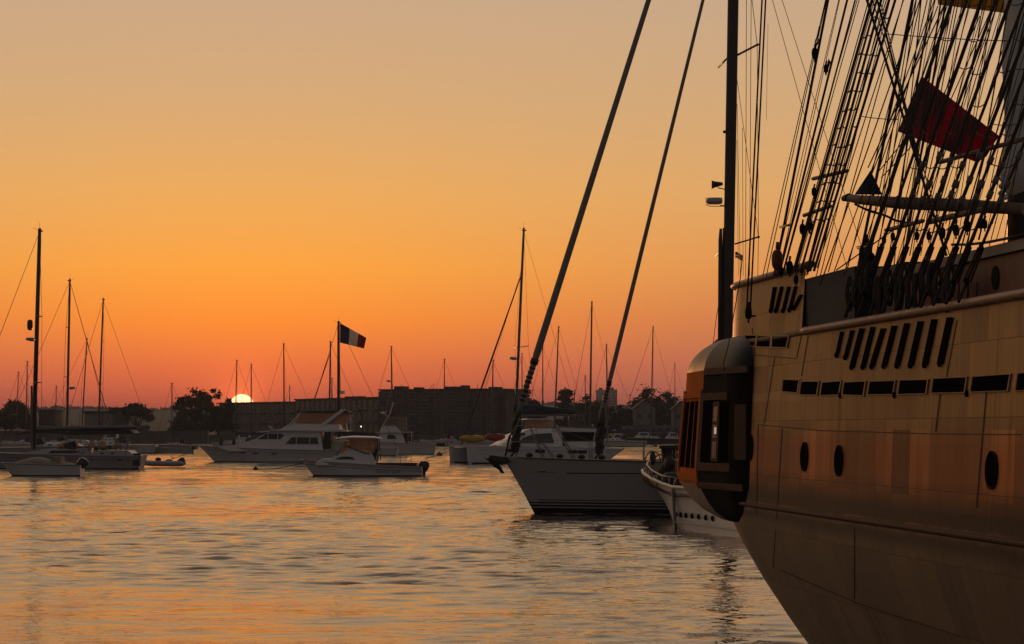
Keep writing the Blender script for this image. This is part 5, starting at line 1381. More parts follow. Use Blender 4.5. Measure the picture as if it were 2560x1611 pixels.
def kayak(label, px0, px1, y0, y1, D, m):
    L = (px1 - px0) / F * D; t = MB(); rs = []
    for i in range(13):
        f = i / 12; k = max(.05, math.sin(PI * (.03 + .94 * f)) ** .5)
        rs.append([Vector((L * f, .33 * k * math.cos(a), .36 * k * math.sin(a) + .05 * abs(f - .5) * 2)) for a in [2 * PI * q / 12 for q in range(12)]])
    t.loft(rs, close=True); o = thing('kayak', label, 'kayak', tuple(at(px0, (y0 + y1) / 2, D)), R(15), None)
    t.build('kayak_hull', m, o); t = MB(); t.tube([(L * .42 + .28 * math.cos(a), .2 * math.sin(a), .36) for a in [2 * PI * q / 14 for q in range(15)]], .03, 5); t.build('cockpit_rim', M['dark'], o)
kayak('yellow kayak lying across the catamaran foredeck', 1150, 1213, 1087, 1109, 230, M['yellow'])
kayak('red kayak lying just right of the yellow one on the catamaran', 1213, 1264, 1084, 1104, 231, M['red'])
small_flag('ensign', 'striped flag with dark canton drooping over the left end of the catamaran', None, 232, 1119, 1087, .5, .62, None, droop=.1, parts=us_parts())
mb = MB(); o = at(1117, 1085, 232); t = thing('flagstaff', 'short pale flagstaff at the left end of the catamaran', 'flagstaff', tuple(o)); mb.tube([(0, 0, .1), (.05, 0, -1.1)], .025, 6); mb.build('staff', M['alu'], t); mb = MB(); mb.ell((0, 0, .12), (.05, .05, .05), 8, 6); mb.build('finial', M['steel'], t)

# ---- sportfishing boat
L_, D = boat('sportfishing_boat', 'white flybridge fishing boat with tan canvas bridge enclosure behind the pilothouse boat', 'motor yacht', 852, 1135, 320, rz=.02)
H = Hull(11.8, 3.9, 1.75, 1.25, rake=1.1, tran=.92, wl=.85, flare=1.4, entry=.8, sheer=1.5, plumb=3, draft=.4, trake=.25)
finish(L_, H, M['white'], M['cream'], rub=.04)
kx = lambda px: (px - 852) * 320 / F
cab, yf = cabin(L_, 'deckhouse', [(kx(905), 1.3), (kx(945), 1.95), (kx(952), 2.6), (kx(1002), 2.62), (kx(1016), 1.3)], 1.5, M['white'], .1)
sidewin(cab, 'cabin_window', [(kx(968), 1.85), (kx(970), 2.4), (kx(986), 2.4), (kx(993), 1.85)], yf, M['glass'])
mb = MB(); mb.prism([(kx(938), 2.62), (kx(945), 2.74), (kx(1033), 2.76), (kx(1033), 2.64)], -1.6, 1.6); mb.build('hardtop', M['white'], L_)
cab, yf = cabin(L_, 'flybridge', [(kx(948), 2.76), (kx(966), 3.7), (kx(990), 3.6), (kx(1003), 2.76)], 1.3, M['white'], .15)
mb = MB(); mb.prism([(kx(965), 3.5), (kx(973), 4.6), (kx(1016), 4.62), (kx(1018), 2.85), (kx(1000), 2.85), (kx(988), 3.5)], -1.2, 1.2); mb.build('canvas_enclosure', M['tan'], L_)
sidewin(L_, 'enclosure_window', [(kx(970), 3.75), (kx(975), 4.3), (kx(996), 4.3), (kx(994), 3.75)], lambda x, z: 1.2, M['vinyl'])
mb = MB(); mb.tube([(kx(951), 0, 3.0), (kx(975), 0, 5.0), (kx(984), 0, 6.4)], .06, 6); mb.ell((kx(958), 0, 5.1), (.4, .4, .12), 10, 6); mb.tube([(kx(958), 0, 5.0), (kx(972), 0, 4.6)], .05, 5); mb.build('radar_mast', M['white'], L_)
for sd in (-1, 1):
    mb = MB(); mb.tube([(kx(950), sd * 1.4, 2.8), (kx(982), sd * 2.2, 8.6)], .03, 5); mb.build('outrigger', M['alu'], L_)
mb = MB(); mb.box((kx(1012), -1.2, 1.3), (kx(1020), 1.2, 2.6)); mb.build('cabin_door', M['dark'], L_)
mb = MB()
for sd in (-1, 1): mb.tube([(kx(1028), sd * 1.5, 1.3), (kx(1030), sd * 1.5, 2.65)], .03, 5)
mb.build('roof_post', M['white'], L_)
# ---- trawler yacht between the masts
Mx, D = boat('trawler_yacht', 'pale trawler yacht with warm lit wheelhouse windows behind the flagged mast', 'motor yacht', 795, 1118, 380, rz=.03)
H = Hull(9.5, 3.4, 2.0, 1.2, rake=.7, tran=.9, wl=.85, flare=1.3, entry=.7, sheer=1.6, plumb=3); finish(Mx, H, M['white'], M['cream'], rub=.04)
kx = lambda px: (px - 795) * 380 / F
cab, yf = cabin(Mx, 'deckhouse', [(kx(808), 1.5), (kx(815), 2.95), (kx(880), 2.95), (kx(884), 1.5)], 1.35, M['white'], .06)
sidewin(cab, 'cabin_window', [(kx(822), 2.1), (kx(822), 2.7), (kx(870), 2.7), (kx(870), 2.1)], yf, M['glass'])
cab, yf = cabin(Mx, 'wheelhouse', [(kx(818), 2.97), (kx(824), 4.3), (kx(866), 4.3), (kx(869), 2.97)], 1.1, M['white'], .08)
sidewin(cab, 'wheelhouse_window', [(kx(826), 3.2), (kx(828), 4.1), (kx(842), 4.1), (kx(842), 3.2)], yf, M['vinyl']); sidewin(cab, 'wheelhouse_window', [(kx(848), 3.2), (kx(848), 4.1), (kx(864), 4.1), (kx(866), 3.2)], yf, M['vinyl'])
mb = MB(); mb.box((kx(816), -1.3, 4.31), (kx(870), 1.3, 4.42)); mb.build('wheelhouse_roof', M['white'], Mx)
mb = MB(); mb.tube([(kx(877), 0, 2.9), (kx(877), 0, 5.0)], .12, 8); mb.cbox((kx(877), 0, 4.2), (.5, .4, .5)); mb.ell((kx(877), 0, 5.0), (.3, .3, .15), 10, 6); mb.build('radar_post', M['grey'], Mx)
# ---- dark skiff and pale tender beyond the fishing boat
N1, D = boat('skiff', 'long black hulled skiff lying low beyond the fishing boat stern', 'skiff', 1034, 1115, 470)
H = Hull(5.7, 1.9, 1.0, .6, rake=.5, tran=.8, flare=1.2, entry=.8, plumb=3); finish(N1, H, M['black'], M['dark'], rub=None)
N2, D = boat('inflatable_tender', 'pale grey inflatable tender beside the black skiff beyond the fishing boat', 'dinghy', 1026, 1112, 480)
mb = MB()
for sd in (-1, 1): mb.tube([(.2, 0, .9), (.6, sd * .5, .75), (1.3, sd * .8, .6), (4.3, sd * .8, .6), (4.6, sd * .8, .62)], [.15, .25, .28, .28, .12], 10)
mb.build('inflated_tube', M['grey'], N2); mb = MB(); mb.cbox((2.8, 0, .4), (3.2, 1.3, .2)); mb.cbox((2.4, 0, 1.0), (.5, .5, .6)); mb.build('console', M['cream'], N2)

# ---- the moored sailboats, each with its own size
def sloop(label, pxb, pxt, ytop, D, L=None, hullm=None, dirn=-1, r=.09, furl=0.03, frac=1.0, radar=None, boom=True, cover=None, mastm=None, fb=1.15, spreaders=(.4, .7), bowf=.42, gear=True, name='sailboat', cat='sailboat', stern=True, twin=False):
    htop = zat(ytop, D); L = L or htop * .72
    bow_px = pxb + dirn * bowf * L * F / D
    # bow to the left for dirn -1; a boat facing right is turned about
    t = thing(name, label, cat, (xat(bow_px, D), D, 0), 0 if dirn < 0 else PI, 'sailboats moored across the harbour')
    H = Hull(L, L * .3, fb * L / 11, fb * .8 * L / 11, rake=.09 * L, tran=.7, wl=.82, flare=1.3, entry=.9, sheer=1.6, plumb=3, draft=.3, trake=.02 * L)
    h = H.mesh(22).build('hull', hullm or M['white'], t); H.deck(n=14).build('deck', M['cream'], t)
    H.strip(-.1, .1, n=14).build('boot_stripe', M['anti'], h)
    zt_ = H.top(.5); cab, yf = cabin(t, 'coachroof', [(L * .3, zt_), (L * .36, zt_ + .32), (L * .62, zt_ + .38), (L * .66, zt_ - .1), (L * .3, zt_ - .1)], L * .085, M['white'], .15)
    for q in (.4, .47, .54): sidewin(cab, 'portlight', [(L * q, zt_ + .1), (L * q, zt_ + .22), (L * (q + .035), zt_ + .22), (L * (q + .035), zt_ + .1)], yf, M['glass'])
    mb = MB(); mb.prism([(L * .60, zt_ + .3), (L * .63, zt_ + .85), (L * .70, zt_ + .9), (L * .71, zt_ + .1)], -L * .085, L * .085); mb.build('spray_hood', cover or M['canvas'], t)
    railing(t, [H.pt(q, 1, -1, -.1) for q in (.0, .2, .4, .6, .8, .98)], .6, .015, 'lifelines', mid=False)
    lean = (pxt - pxb) * D / F * (1 if dirn < 0 else -1)
    bl = L * .36
    sailrig(t, L * bowf, htop, zt_ + .3, r, lean=lean, L=L, bow=.05 * L, bowz=H.top(0), B=L * .3, spreaders=spreaders, furl=furl, frac=frac, m=mastm, radar=radar, gear=gear,
            boom=bl if boom else None, boomm=(cover or M['canvas']) if boom else None, boomz=zt_ + 1.35, stern=L * .98 if stern else None, sternz=H.top(1), wr=.022)
    return t
gm = M['grey']; wm = M['white']; nm = M['navy']
sloop('thin masted far sailboat nearest the left edge of the picture', 40, 46, 930, 420, r=.06, furl=.0)
sloop('sailboat with short mast just left of the tallest left mast', 66, 68, 903, 440, r=.1, furl=.03)
sloop('small far sailboat whose mast rises between the two tallest left masts', 138, 141, 965, 480, r=.08)
sloop('white sloop with second tallest mast on the left and a radar halfway up', 168, 173, 697, 277, L=13.5, r=.13, furl=.05, radar=.33, dirn=1, bowf=.44, hullm=gm)
sloop('sailboat with slender leaning mast between the two tall left masts and tree', 204, 217, 845, 400, r=.1, dirn=1)
sloop('sailboat with third tallest left mast, wide spreaders, in front of low house', 246, 257, 745, 330, L=13, r=.12, furl=.03)
sloop('lone small sloop moored in open water left of the spreading tree', 430, 430, 958, 404, L=7.2, r=.08, furl=.02, hullm=gm, boom=False)
sloop('sailboat whose mast crosses the left side of the setting sun', 588, 592, 900, 420, r=.09, furl=0, L=9.5)
sloop('sailboat whose mast crosses the right side of the setting sun', 628, 628, 910, 440, r=.1, furl=.03, L=9.5, hullm=gm)
sloop('dark masted sailboat above the flybridge motor yacht wheelhouse', 711, 709, 858, 430, r=.11, furl=0, mastm=M['dmast'])
sloop('tiny far sailboat just right of the dark mast above the motor yacht', 724, 724, 965, 540, r=.09, L=8)
sloop('sailboat with thick furled headsail left of the flagged mast', 823, 826, 853, 372, r=.13, furl=.11, frac=.9)
sloop('small far sailboat half hidden behind the flagged mast', 830, 830, 945, 480, r=.09, L=8)
fl = sloop('sailboat flying a blue, white and red flag from its masthead', 847, 846, 803, 300, L=12, r=.17, furl=.03, mastm=M['dmast'], spreaders=(.45,))
small_flag('signal_flag', 'small pale flag below the tricolour on the same mast', None, 300, 850, 977, .55, .4, whitec)
tri = flag('ensign', 'blue, white and red vertical striped flag streaming right from a dark mast', [(850, 808), (916, 845), (910, 872), (850, 857)], 299.5, None, parts=[(0, .36, 'blue_stripe', bluec), (.36, .70, 'white_stripe', whitec), (.70, 1, 'red_stripe', redc)], nx=8, wav=.25, thick=.02)
sloop('sailboat with radar on its mast in front of the tall block left edge', 981, 978, 865, 400, r=.11, furl=.03, radar=.62, dirn=-1)
sloop('sailboat standing in front of the middle of the tall block', 1110, 1111, 897, 480, r=.1, furl=.03, L=11)
sloop('sailboat in front of the right end of the tall block', 1228, 1233, 900, 450, r=.12, furl=.03, L=11)
sloop('small far sailboat just right of the catamaran mast', 1305, 1305, 883, 500, r=.1, L=10)
sloop('sailboat with plain mast between catamaran mast and fat headsail', 1356, 1357, 862, 470, r=.1, L=10)
sloop('sailboat with leaning mast just right of the fat furled headsail', 1384, 1397, 815, 450, r=.12, L=12, furl=.03)
sloop('sailboat with the tallest far mast between the two furled headsails', 1474, 1480, 753, 520, r=.2, L=12.5, furl=.05)
sloop('short masted far sailboat left of the tallest far mast', 1463, 1463, 938, 520, r=.1, L=8)
sloop('tiny far sailboat in front of the conical dark tree', 1436, 1436, 975, 540, r=.09, L=7)
sloop('sailboat whose mast stands against the right furled headsail', 1519, 1516, 860, 460, r=.12, L=12, furl=.03)
sloop('navy hulled sloop moored alone left of the ship gallery', 1627, 1633, 815, 545, L=15, r=.14, furl=.05, hullm=nm, fb=1.05, bowf=.52, radar=None)
sloop('faint thin masted sailboat nearest the ship gallery', 1687, 1687, 907, 560, r=.06, L=9, furl=0)

# small power boats and floats against the far shore
def runabout_far(label, px, D, L, hm, cabin_=True, name='motorboat'):
    t = thing(name, label, 'motorboat', (xat(px, D), D, 0), 0, 'small motorboats along the far shore')
    H = Hull(L, L * .33, L * .13 + .25, L * .08 + .2, rake=L * .1, tran=.88, flare=1.3, entry=.75, plumb=3); h = H.mesh(20).build('hull', hm, t); H.deck(n=10).build('deck', M['cream'], t)
    if cabin_:
        z = H.top(.4); cab, yf = cabin(t, 'cabin', [(L * .25, z), (L * .38, z + .9), (L * .42, z + 1.5), (L * .68, z + 1.5), (L * .7, z - .1), (L * .25, z - .1)], L * .12, M['white'], .12)
        sidewin(cab, 'cabin_window', [(L * .42, z + .75), (L * .45, z + 1.3), (L * .65, z + 1.3), (L * .66, z + .75)], yf, M['glass'])
    outboard(t, L * .98, .4, 1.0)
for a in (('grey cabin boat lying left of the navy sloop', 1505, 500, 5.5, gm), ('white cabin boat behind the navy sloop mast', 1640, 575, 7, wm), ('small open boat left of the tall striped tree mast', 1452, 560, 6, wm, False),
          ('pale cabin boat moored right of the second furled headsail', 1560, 578, 8, wm), ('low open boat beyond the left dinghy', 380, 330, 5.2, gm, False), ('white cabin boat left of the flybridge motor yacht bow', 560, 470, 7, wm),
          ('dark open boat at the left picture edge', -20, 230, 5, M['dark'], False), ('pale cabin boat in front of the low left houses', 225, 470, 7.5, wm), ('small boat between the fishing boat and catamaran', 1088, 540, 6, wm, False), ('cabin boat behind the catamaran cabin', 1275, 500, 8.5, wm)):
    runabout_far(*a)

# ================================================================ the far shore
gmat = mat('dusky grass and earth', (0.028, 0.03, 0.024), .95, var=.3, vscale=.05)
stonem = mat('weathered seawall stone', (.13, .12, .11), .9, var=.25, vscale=.6, bump=.5, bscale=2)
# land: a strip of ground rising slowly to hills
xs = [-2600 + 40 * i for i in range(131)]
def hillz(x, y):
    if y < 640: return 1.6
    f = min(1, (y - 640) / 1800); n = math.sin(x * .0061 + 1) * 3 + math.sin(x * .017 + 2) * 1.6 + math.sin(x * .041) * .9
    return 1.6 + f ** 2 * (22 + n * .8)
ysl = [589.6, 600, 640, 800, 1100, 1500, 2000, 2440, 2700, 3600, 6000]
mb = MB(); mb.loft([[(x, y, hillz(x, y) if y > 589.7 else 1.6) for x in xs] for y in ysl], sm=True); struct(mb.build('shore_ground', gmat))
mb = MB(); mb.box((-2600, 588.2, -1), (2600, 589.5, 1.55)); struct(mb.build('shore_bank', mat('dark rock bank', (.06, .055, .05), .95, var=.4, vscale=.7)))
def seawall(label, px0, px1, D, z):
    mb = MB(); x0, x1 = xat(px0, D), xat(px1, D); t = thing('seawall', label, 'seawall', ((x0 + x1) / 2, D, 0)); h = (x1 - x0) / 2
    mb.box((-h, 0, -.8), (h, 2.5, z - .15)); mb.build('wall', stonem, t); mb = MB(); mb.box((-h - .05, -.1, z - .146), (h + .05, 2.6, z + .05)); mb.build('coping', M['grey'] if False else stonem, t)
seawall('long low stone seawall along the left shore under the houses', -120, 520, 566, 2.7)
seawall('low dark seawall in front of the long apartment block', 525, 1260, 553, 1.9)
# wooded ridge skyline
rg = random.Random(3)
leafd = mat('distant woodland', (.05, .06, .035), 1.0, spec=0)
def ridge(x0, x1, y, n, zt0, h, nm):
    vs = []; fs = []
    for i in range(n):
        x = x0 + (x1 - x0) * rg.random(); z0 = hillz(x, y) - 1; s = rg.uniform(.5, 1.0) * h; c = Vector((x, y + rg.uniform(-40, 40), z0 + s * .45))
        for k in range(14):
            d = Vector((rg.gauss(0, .6), rg.gauss(0, .5), rg.gauss(0, .33))) * s; u = Vector((rg.uniform(-1, 1), rg.uniform(-.4, .4), rg.uniform(-1, 1))).normalized() * s * .4; v = u.cross(Vector((rg.uniform(-.3, .3), 1, rg.uniform(-.3, .3)))).normalized() * s * .3
            o = len(vs); vs += [c + d - u, c + d + v, c + d + u, c + d - v]; fs.append((o, o + 1, o + 2, o + 3))
    mb = MB(); mb.add(vs, fs); return mb.build(nm, leafd)
w_ = ridge(-700, 700, 2440, 1100, 0, 3.2, 'woodland'); tag(w_, 'far wooded ridge fading into the dusk haze along the horizon', 'woodland', kind='stuff')
# far towers
def tower(label, px0, px1, yt, D, k):
    x0, x1 = xat(px0, D), xat(px1, D); zt_ = zat(yt, D); t = thing('apartment_tower', label, 'tower block', ((x0 + x1) / 2, D, 12), 0, 'two far tower blocks'); h = (x1 - x0) / 2
    mb = MB(); mb.box((-h, 0, -12), (h, 16, zt_ - 12)); wll = mb.build('wall', mat('pale concrete', (.3, .29, .27), .9), t)
    mb = MB(); mb.box((-h * .4, 3, zt_ - 12), (h * .3, 10, zt_ - 10.5)); mb.build('roof_plant', M['hole'], t)
    for i in range(6):
        mb = MB(); z = 3 + i * (zt_ - 20) / 6; mb.box((-h * .9, -.12, z), (h * .9, -.02, z + 1.4)); mb.build('window_band', M['glass'], wll)
tower('left of two pale far tower blocks fading in the haze', 1490, 1516, 975, 1900, 0)
tower('right of two pale far tower blocks fading in the haze', 1519, 1543, 974, 1905, 1)

# ---- trees
def leafm(name, col):
    m = mat(name, col, .9, spec=.1, var=.35, vscale=.8); return m
LF = [leafm('dark foliage', (.045, .055, .028)), leafm('olive foliage', (.06, .065, .03)), leafm('deep green foliage', (.035, .05, .028))]
bark = mat('bark', (.07, .055, .04), .95, var=.3, vscale=3)
def tree(label, px, D, pxw, ytop, ybot=1078, kind='round', n=2600, lm=0, seed=0, z0=1.5, name='tree', group='trees on the far shore'):
    rd = random.Random(seed); x = xat(px, D); H_ = zat(ytop, D) - z0; W_ = pxw / F * D / 2
    t = thing(name, label, 'tree', (x, D, z0), 0, group)
    mb = MB(); th = H_ * (.30 if kind != 'spread' else .35)
    n = int(n * 2.8)
    mb.tube([(0, 0, -.5), (.1, 0, th * .5), (-.1, 0, th), (0, .1, H_ * .7)], [H_ * .045, H_ * .035, H_ * .028, H_ * .01], 8)
    blobs = []
    K = {'spread': 70, 'cone': 44}.get(kind, 56)
    for i in range(K):
        a = rd.uniform(0, 2 * PI); rr = rd.random() ** .5
        if kind == 'umbrella':
            b = Vector((math.cos(a) * rr * W_ * .9, math.sin(a) * rr * W_ * .7, H_ * (.48 + .44 * math.sqrt(max(0, 1 - rr * rr))) - rd.random() ** 1.5 * .2 * H_)); s = W_ * rd.uniform(.12, .26)
        elif kind == 'cone':
            f = rd.random(); b = Vector((rd.uniform(-1, 1) * W_ * (1.05 - f * .7), rd.uniform(-1, 1) * W_ * (1 - f) * .8, H_ * (.12 + .82 * f))); s = W_ * rd.uniform(.22, .42) * (1.15 - .4 * f)
        elif kind == 'spread':
            b = Vector((math.cos(a) * rr * W_ * .95, math.sin(a) * rr * W_ * .6, H_ * (.55 + .41 * (1 - rr ** 2.2)) - rd.random() ** 1.3 * .45 * H_ * (.4 + .6 * rr))); s = W_ * rd.uniform(.06, .19)
        else:
            b = Vector((math.cos(a) * rr * W_ * .92, math.sin(a) * rr * W_ * .75, H_ * (.22 + .72 * rd.random() * math.sqrt(max(.05, 1 - rr * rr * .85))))); s = W_ * rd.uniform(.13, .30)
        blobs.append((b, s))
        if i % 4 == 0: mb.tube([(0, 0, th * rd.uniform(.6, 1)), tuple(b * .5 + Vector((0, 0, th * .35))), tuple(b)], [H_ * .018, H_ * .012, H_ * .004], 5)
    mb.build('trunk', bark, t)
    vs = []; fs = []; q = .30 if D < 700 else .4
    for i in range(n):
        b, s = blobs[rd.randrange(K)]; d = Vector((rd.gauss(0, 1), rd.gauss(0, 1), rd.gauss(0, 1))).normalized() * abs(rd.gauss(0, .62)) * s; d.z *= .7
        c = b + d; u = Vector((rd.uniform(-1, 1), rd.uniform(-1, 1), rd.uniform(-.7, .7))).normalized(); v = u.cross(Vector((rd.uniform(-1, 1), rd.uniform(-1, 1), rd.uniform(-1, 1)))).normalized(); sz_ = q * rd.uniform(.6, 1.6)
        o = len(vs); vs += [c - u * sz_, c + v * sz_ * .6, c + u * sz_, c - v * sz_ * .6]; fs.append((o, o + 1, o + 2, o + 3))
    mb = MB(); mb.add(vs, fs); mb.build('crown', LF[lm], t); return t
tree('big rounded dark tree at the left picture edge', 28, 600, 115, 992, seed=1, n=4200, lm=2)
tree('umbrella shaped dark tree beside the low left houses', 341, 600, 84, 1004, kind='umbrella', seed=2, n=3600)
tree('wide spreading feathery tree left of the setting sun', 514, 612, 172, 968, kind='spread', seed=3, n=5200, lm=0)
tree('low bushy tree under the left side of the spreading tree', 475, 600, 90, 1020, seed=4, n=2600, lm=1)
tree('dense round tree under the right side of the spreading tree', 545, 605, 72, 1016, seed=5, n=3000, lm=2)
tree('small dark bush before the left house by the second tallest mast', 145, 590, 22, 1062, seed=6, n=500)
tree('small bush in front of the low house beside the umbrella tree', 250, 588, 24, 1056, seed=7, n=500)
tree('dark full tree behind the blue sail cover', 1312, 620, 100, 968, seed=8, n=3400, lm=2)
tree('narrow dark evergreen tree in the middle of the right shore', 1416, 620, 56, 968, kind='cone', seed=9, n=2800)
tree('ragged dark tree left of the far tower blocks', 1475, 612, 84, 976, seed=10, n=3000, lm=1)
tree('low round tree behind the right furled headsail', 1545, 608, 70, 1012, seed=11, n=2400)
tree('great round tree behind the gabled house', 1640, 640, 150, 968, seed=12, n=5600, lm=2)
tree('smaller tree touching the left of the great round tree', 1590, 615, 70, 1000, seed=13, n=2400)
tree('tree at the far right of the shore beside the ship gallery', 1700, 630, 60, 1002, seed=14, n=2000, lm=1)
tree('low tree between the tall block and blue sail cover', 1268, 605, 44, 1000, seed=15, n=1500)
tree('low bushes filling the shore left of the spreading tree', 455, 585, 60, 1050, seed=16, n=1200, lm=1)

# ---- buildings
wallb = mat('dark shingle wall', (.085, .07, .06), .9, var=.12, vscale=.7)
wallc = mat('pale clapboard wall', (.22, .21, .19), .85, var=.1, vscale=.8)
roofm = mat('dark roof shingle', (.04, .038, .036), .9, var=.2, vscale=1)
panem = mat('dull window pane', (.05, .052, .055), .5)
def block(name, label, pA, dA, pB, dB, z0, z1, depth, floors, bays, wid=1.5, cat='apartment block', extra=None):
    a = Vector((xat(pA, dA), dA, 0)); b = Vector((xat(pB, dB), dB, 0)); Ln = (b - a).length; ang_ = math.atan2(b.y - a.y, b.x - a.x)
    t = thing(name, label, cat, (a.x, a.y, z0), ang_)
    mb = MB(); mb.box((0, 0, -1.5), (Ln, depth, z1 - z0 - .3)); wl_ = mb.build('wall', wallb, t)
    mb = MB(); mb.box((-.3, -.3, z1 - z0 - .296), (Ln + .3, depth + .3, z1 - z0)); rf = mb.build('roof', roofm, t)
    fh = (z1 - z0 - .6) / floors; wm_ = None; fm = None
    for f in range(floors):
        for k in range(bays):
            x = Ln * (k + .5) / bays; z = f * fh + .75
            if wm_ is None:
                m1 = MB(); m1.box((-wid / 2 - .12, -.08, -.12), (wid / 2 + .12, .0, fh * .62 + .12)); wo = m1.build('window', wallc, t)
                m2 = MB(); m2.box((-wid / 2, -.11, 0), (wid / 2, -.082, fh * .62)); po = m2.build('pane', panem, wo)
                wm_ = wo.data; pm_ = po.data; wo.location = (x, 0, z); po.location = (0, 0, 0)
            else:
                wo = bpy.data.objects.new('window', wm_); C.objects.link(wo); wo.parent = t; wo.location = (x, 0, z)
                po = bpy.data.objects.new('pane', pm_); C.objects.link(po); po.parent = wo
    # balconies: thin slabs with rails every other bay
    for f in range(1, floors):
        for k in range(0, bays, 3):
            x = Ln * (k + .5) / bays; z = f * fh + .55; m1 = MB(); m1.box((x - 1.4, -1.2, z - .12), (x + 1.4, -.02, z))
            m1.box((x - 1.4, -1.2, z + .85), (x + 1.4, -1.12, z + .93))
            for q in range(6): m1.box((x - 1.38 + q * .54, -1.19, z), (x - 1.33 + q * .54, -1.14, z + .85))
            m1.build('balcony', wallc, t)
    return t, Ln, rf
t, Ln, rf = block('apartment_block', 'long dark three storey block its left roof end under the setting sun', 548, 662, 738, 634, 1.6, 9.95, 13, 3, 16, 1.5)
t, Ln, rf = block('apartment_block', 'long dark three storey block left of and lower than the tall block', 739, 630, 948, 588, 1.6, 10.5, 14, 3, 16, 1.5)
mb = MB(); mb.box((Ln * .86, 3, 8.905), (Ln * .95, 8, 10.2)); mb.build('roof_stair_house', wallb, rf)
for q in (.42, .5, .55):
    mb = MB(); mb.box((Ln * q, 4, 8.905), (Ln * q + 1.3, 6, 9.3)); mb.build('roof_plant', roofm, rf)
t, Ln, rf = block('apartment_block', 'taller dark four storey block joining the long block, right of centre', 950, 574, 1244, 562, 1.6, 12.0, 16, 4, 9, 1.5)
mb = MB(); mb.box((Ln, 1.0, -1.5), (Ln + 1.4, 13, 9.2)); mb.build('side_stair', wallb, t)
for q, w_, h_ in ((.05, 2.2, .7), (.22, 1.2, .45), (.48, 3.0, .55), (.62, 1.0, .8), (.86, 2.0, .4)):
    mb = MB(); mb.box((Ln * q, 4, 10.405), (Ln * q + w_, 7, 10.4 + h_)); mb.build('roof_plant', roofm, rf)
for q in (.1, .34, .36, .75):
    mb = MB(); mb.tube([(Ln * q, 5, 10.4), (Ln * q + (.8 if q > .3 and q < .4 else 0), 5, 11.6)], .05, 5); mb.build('roof_aerial', M['dark'], rf)
def house(label, px0, px1, D, ye, yp, z0=1.6, depth=9, gable='front', wm=wallc, nwin=2, chim=False, floors=2, name='house'):
    x0, x1 = xat(px0, D), xat(px1, D); W = x1 - x0; ze = zat(ye, D) - z0; zp = zat(yp, D) - z0
    t = thing(name, label, 'house', (x0, D, z0)); mb = MB()
    if gable == 'front': mb.prism([(0, -1), (W, -1), (W, ze), (W / 2, zp), (0, ze)], 0, depth)
    else: mb.box((0, 0, -1), (W, depth, ze))
    wl_ = mb.build('wall', wm, t)
    mb = MB()
    if gable == 'front':
        for s_ in (0, 1):
            a = Vector((-.4 if s_ == 0 else W + .4, 0, ze - .4 * (zp - ze) / (W / 2))); b = Vector((W / 2, 0, zp))
            mb.slab([(a.x, -.4, a.z + .01), (b.x, -.4, b.z + .01), (b.x, depth + .4, b.z + .01), (a.x, depth + .4, a.z + .01)], (0, 0, 1), .22)
    elif gable == 'side':
        mb.add([(-.4, -.4, ze), (W + .4, -.4, ze), (W + .4, depth / 2, zp), (-.4, depth / 2, zp), (-.4, depth + .4, ze), (W + .4, depth + .4, ze)], [(0, 1, 2, 3), (3, 2, 5, 4), (0, 3, 4), (1, 5, 2), (0, 4, 5, 1)])
    else: mb.box((-.3, -.3, ze + .003), (W + .3, depth + .3, zp))
    rf = mb.build('roof', roofm, t)
    if chim: mb = MB(); mb.box((W * .78, depth * .4, ze), (W * .78 + .9, depth * .55, zp + .9)); mb.build('chimney', wallb, rf)
    fh = ze / floors
    for f in range(floors):
        for k in range(nwin):
            x = W * (k + .5) / nwin; m1 = MB(); m1.box((x - .62, -.08, f * fh + .7), (x + .62, 0, f * fh + 2.0)); wo = m1.build('window', mat('weathered window trim', (.3, .29, .27), .85), t)
            m2 = MB(); m2.box((x - .5, -.11, f * fh + .8), (x - .04, -.083, f * fh + 1.9)); m2.box((x + .04, -.11, f * fh + .8), (x + .5, -.083, f * fh + 1.9)); m2.build('pane', panem, wo)
    m1 = MB(); m1.box((W * .48, -.09, -.3), (W * .48 + .95, 0, 1.9)); 
    m1.build('door', M['brownw'], t)
    return t
house('low dark flat roofed house right of the big left tree', 98, 138, 605, 1031, 1024, gable='flat', wm=wallb, floors=1)
house('pale low house with flat roof behind the third tallest mast', 212, 281, 600, 1034, 1028, gable='flat', wm=wallc, nwin=3, floors=1, chim=True)
house('pale house joined to the umbrella tree on the left shore', 283, 322, 604, 1028, 1020, gable='flat', nwin=2, floors=1, wm=wallc)
house('small pale shed below the umbrella tree', 340, 360, 596, 1070, 1063, gable='side', nwin=1, floors=1)
house('pale gabled house in front of the great round tree', 1586, 1638, 600, 1021, 1001, nwin=2, floors=2)
house('gabled house half hidden by the ship gallery', 1684, 1724, 600, 1022, 1004, nwin=2, floors=2, wm=wallc)
house('grey gabled house just right of the tall block', 1232, 1278, 598, 1058, 1022, nwin=2, floors=1, wm=wallc)
house('low grey boathouse behind the blue sail cover end', 1422, 1462, 596, 1030, 1012, nwin=2, floors=2, wm=wallb)
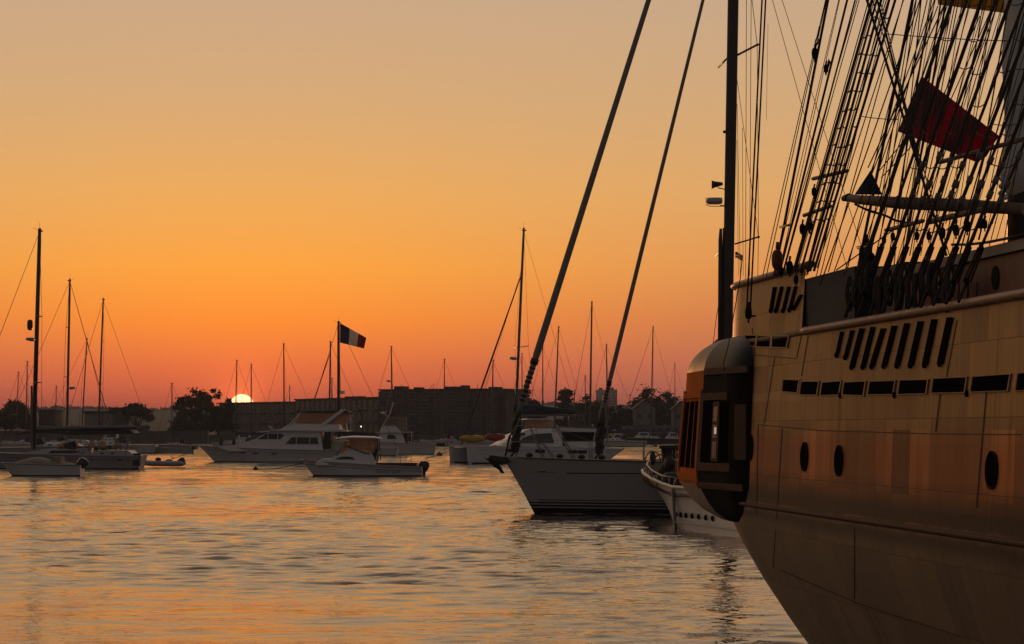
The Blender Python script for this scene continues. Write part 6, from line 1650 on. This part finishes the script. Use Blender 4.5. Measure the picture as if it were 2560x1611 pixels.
house('narrow pale gabled boathouse behind the right furled headsail', 1500, 1520, 597, 1035, 992, nwin=1, floors=2, wm=wallc)
house('long low shed along the right shore', 1560, 1700, 593, 1076, 1064, gable='side', nwin=7, floors=1, wm=wallb)
house('long low boat shed left of the low shore shed', 1380, 1500, 594, 1076, 1066, gable='side', nwin=6, floors=1, wm=wallb)
# a floating dock with piles on the right shore
dk_, _ = thing('floating_dock', 'long low wooden dock with piles along the right shore', 'dock', (xat(1500, 580), 580, 0)), 0
mb = MB(); mb.box((-16, -1.2, .15), (19, 1.2, .55)); mb.build('walkway', M['spar'], dk_)
for i in range(12): mb = MB(); mb.tube([(-15 + i * 3, 1.3, -.5), (-15 + i * 3, 1.3, 2.3 + .3 * math.sin(i))], .16, 8); mb.build('pile', M['brownw'], dk_)
# lit dock lamp
lp = thing('lamp_post', 'short lamp post with one bright white lamp before the long block', 'street lamp', (xat(903, 556), 556, 1.7))
mb = MB(); mb.tube([(0, 0, 0), (0, 0, 1.9)], .05, 6); mb.build('post', M['dark'], lp)
em = bpy.data.materials.new('lit lamp'); em.use_nodes = True; em.node_tree.nodes['Principled BSDF'].inputs['Emission Color'].default_value = (.95, .95, .85, 1); em.node_tree.nodes['Principled BSDF'].inputs['Emission Strength'].default_value = 1.6
mb = MB(); mb.ell((0, 0, 2.0), (.16, .16, .16), 10, 8); mb.build('lamp', em, lp)

# ---------------------------------------------------------------- the evening air
hm = bpy.data.materials.new('evening haze'); hm.use_nodes = True; ht = hm.node_tree; ht.nodes.clear()
pv = ht.nodes.new('ShaderNodeVolumePrincipled'); pv.inputs['Color'].default_value = (.62, .6, .62, 1); pv.inputs['Density'].default_value = 2.5e-4; pv.inputs['Anisotropy'].default_value = 0.0
ho = ht.nodes.new('ShaderNodeOutputMaterial'); ht.links.new(pv.outputs[0], ho.inputs['Volume'])
mb = MB(); mb.box((-2700, -90, -2.2), (2700, 6100, 46)); hz = mb.build('haze', hm, None); hz['kind'] = 'stuff'; tag(hz, 'thin grey evening haze over the whole harbour', 'haze', kind='stuff')
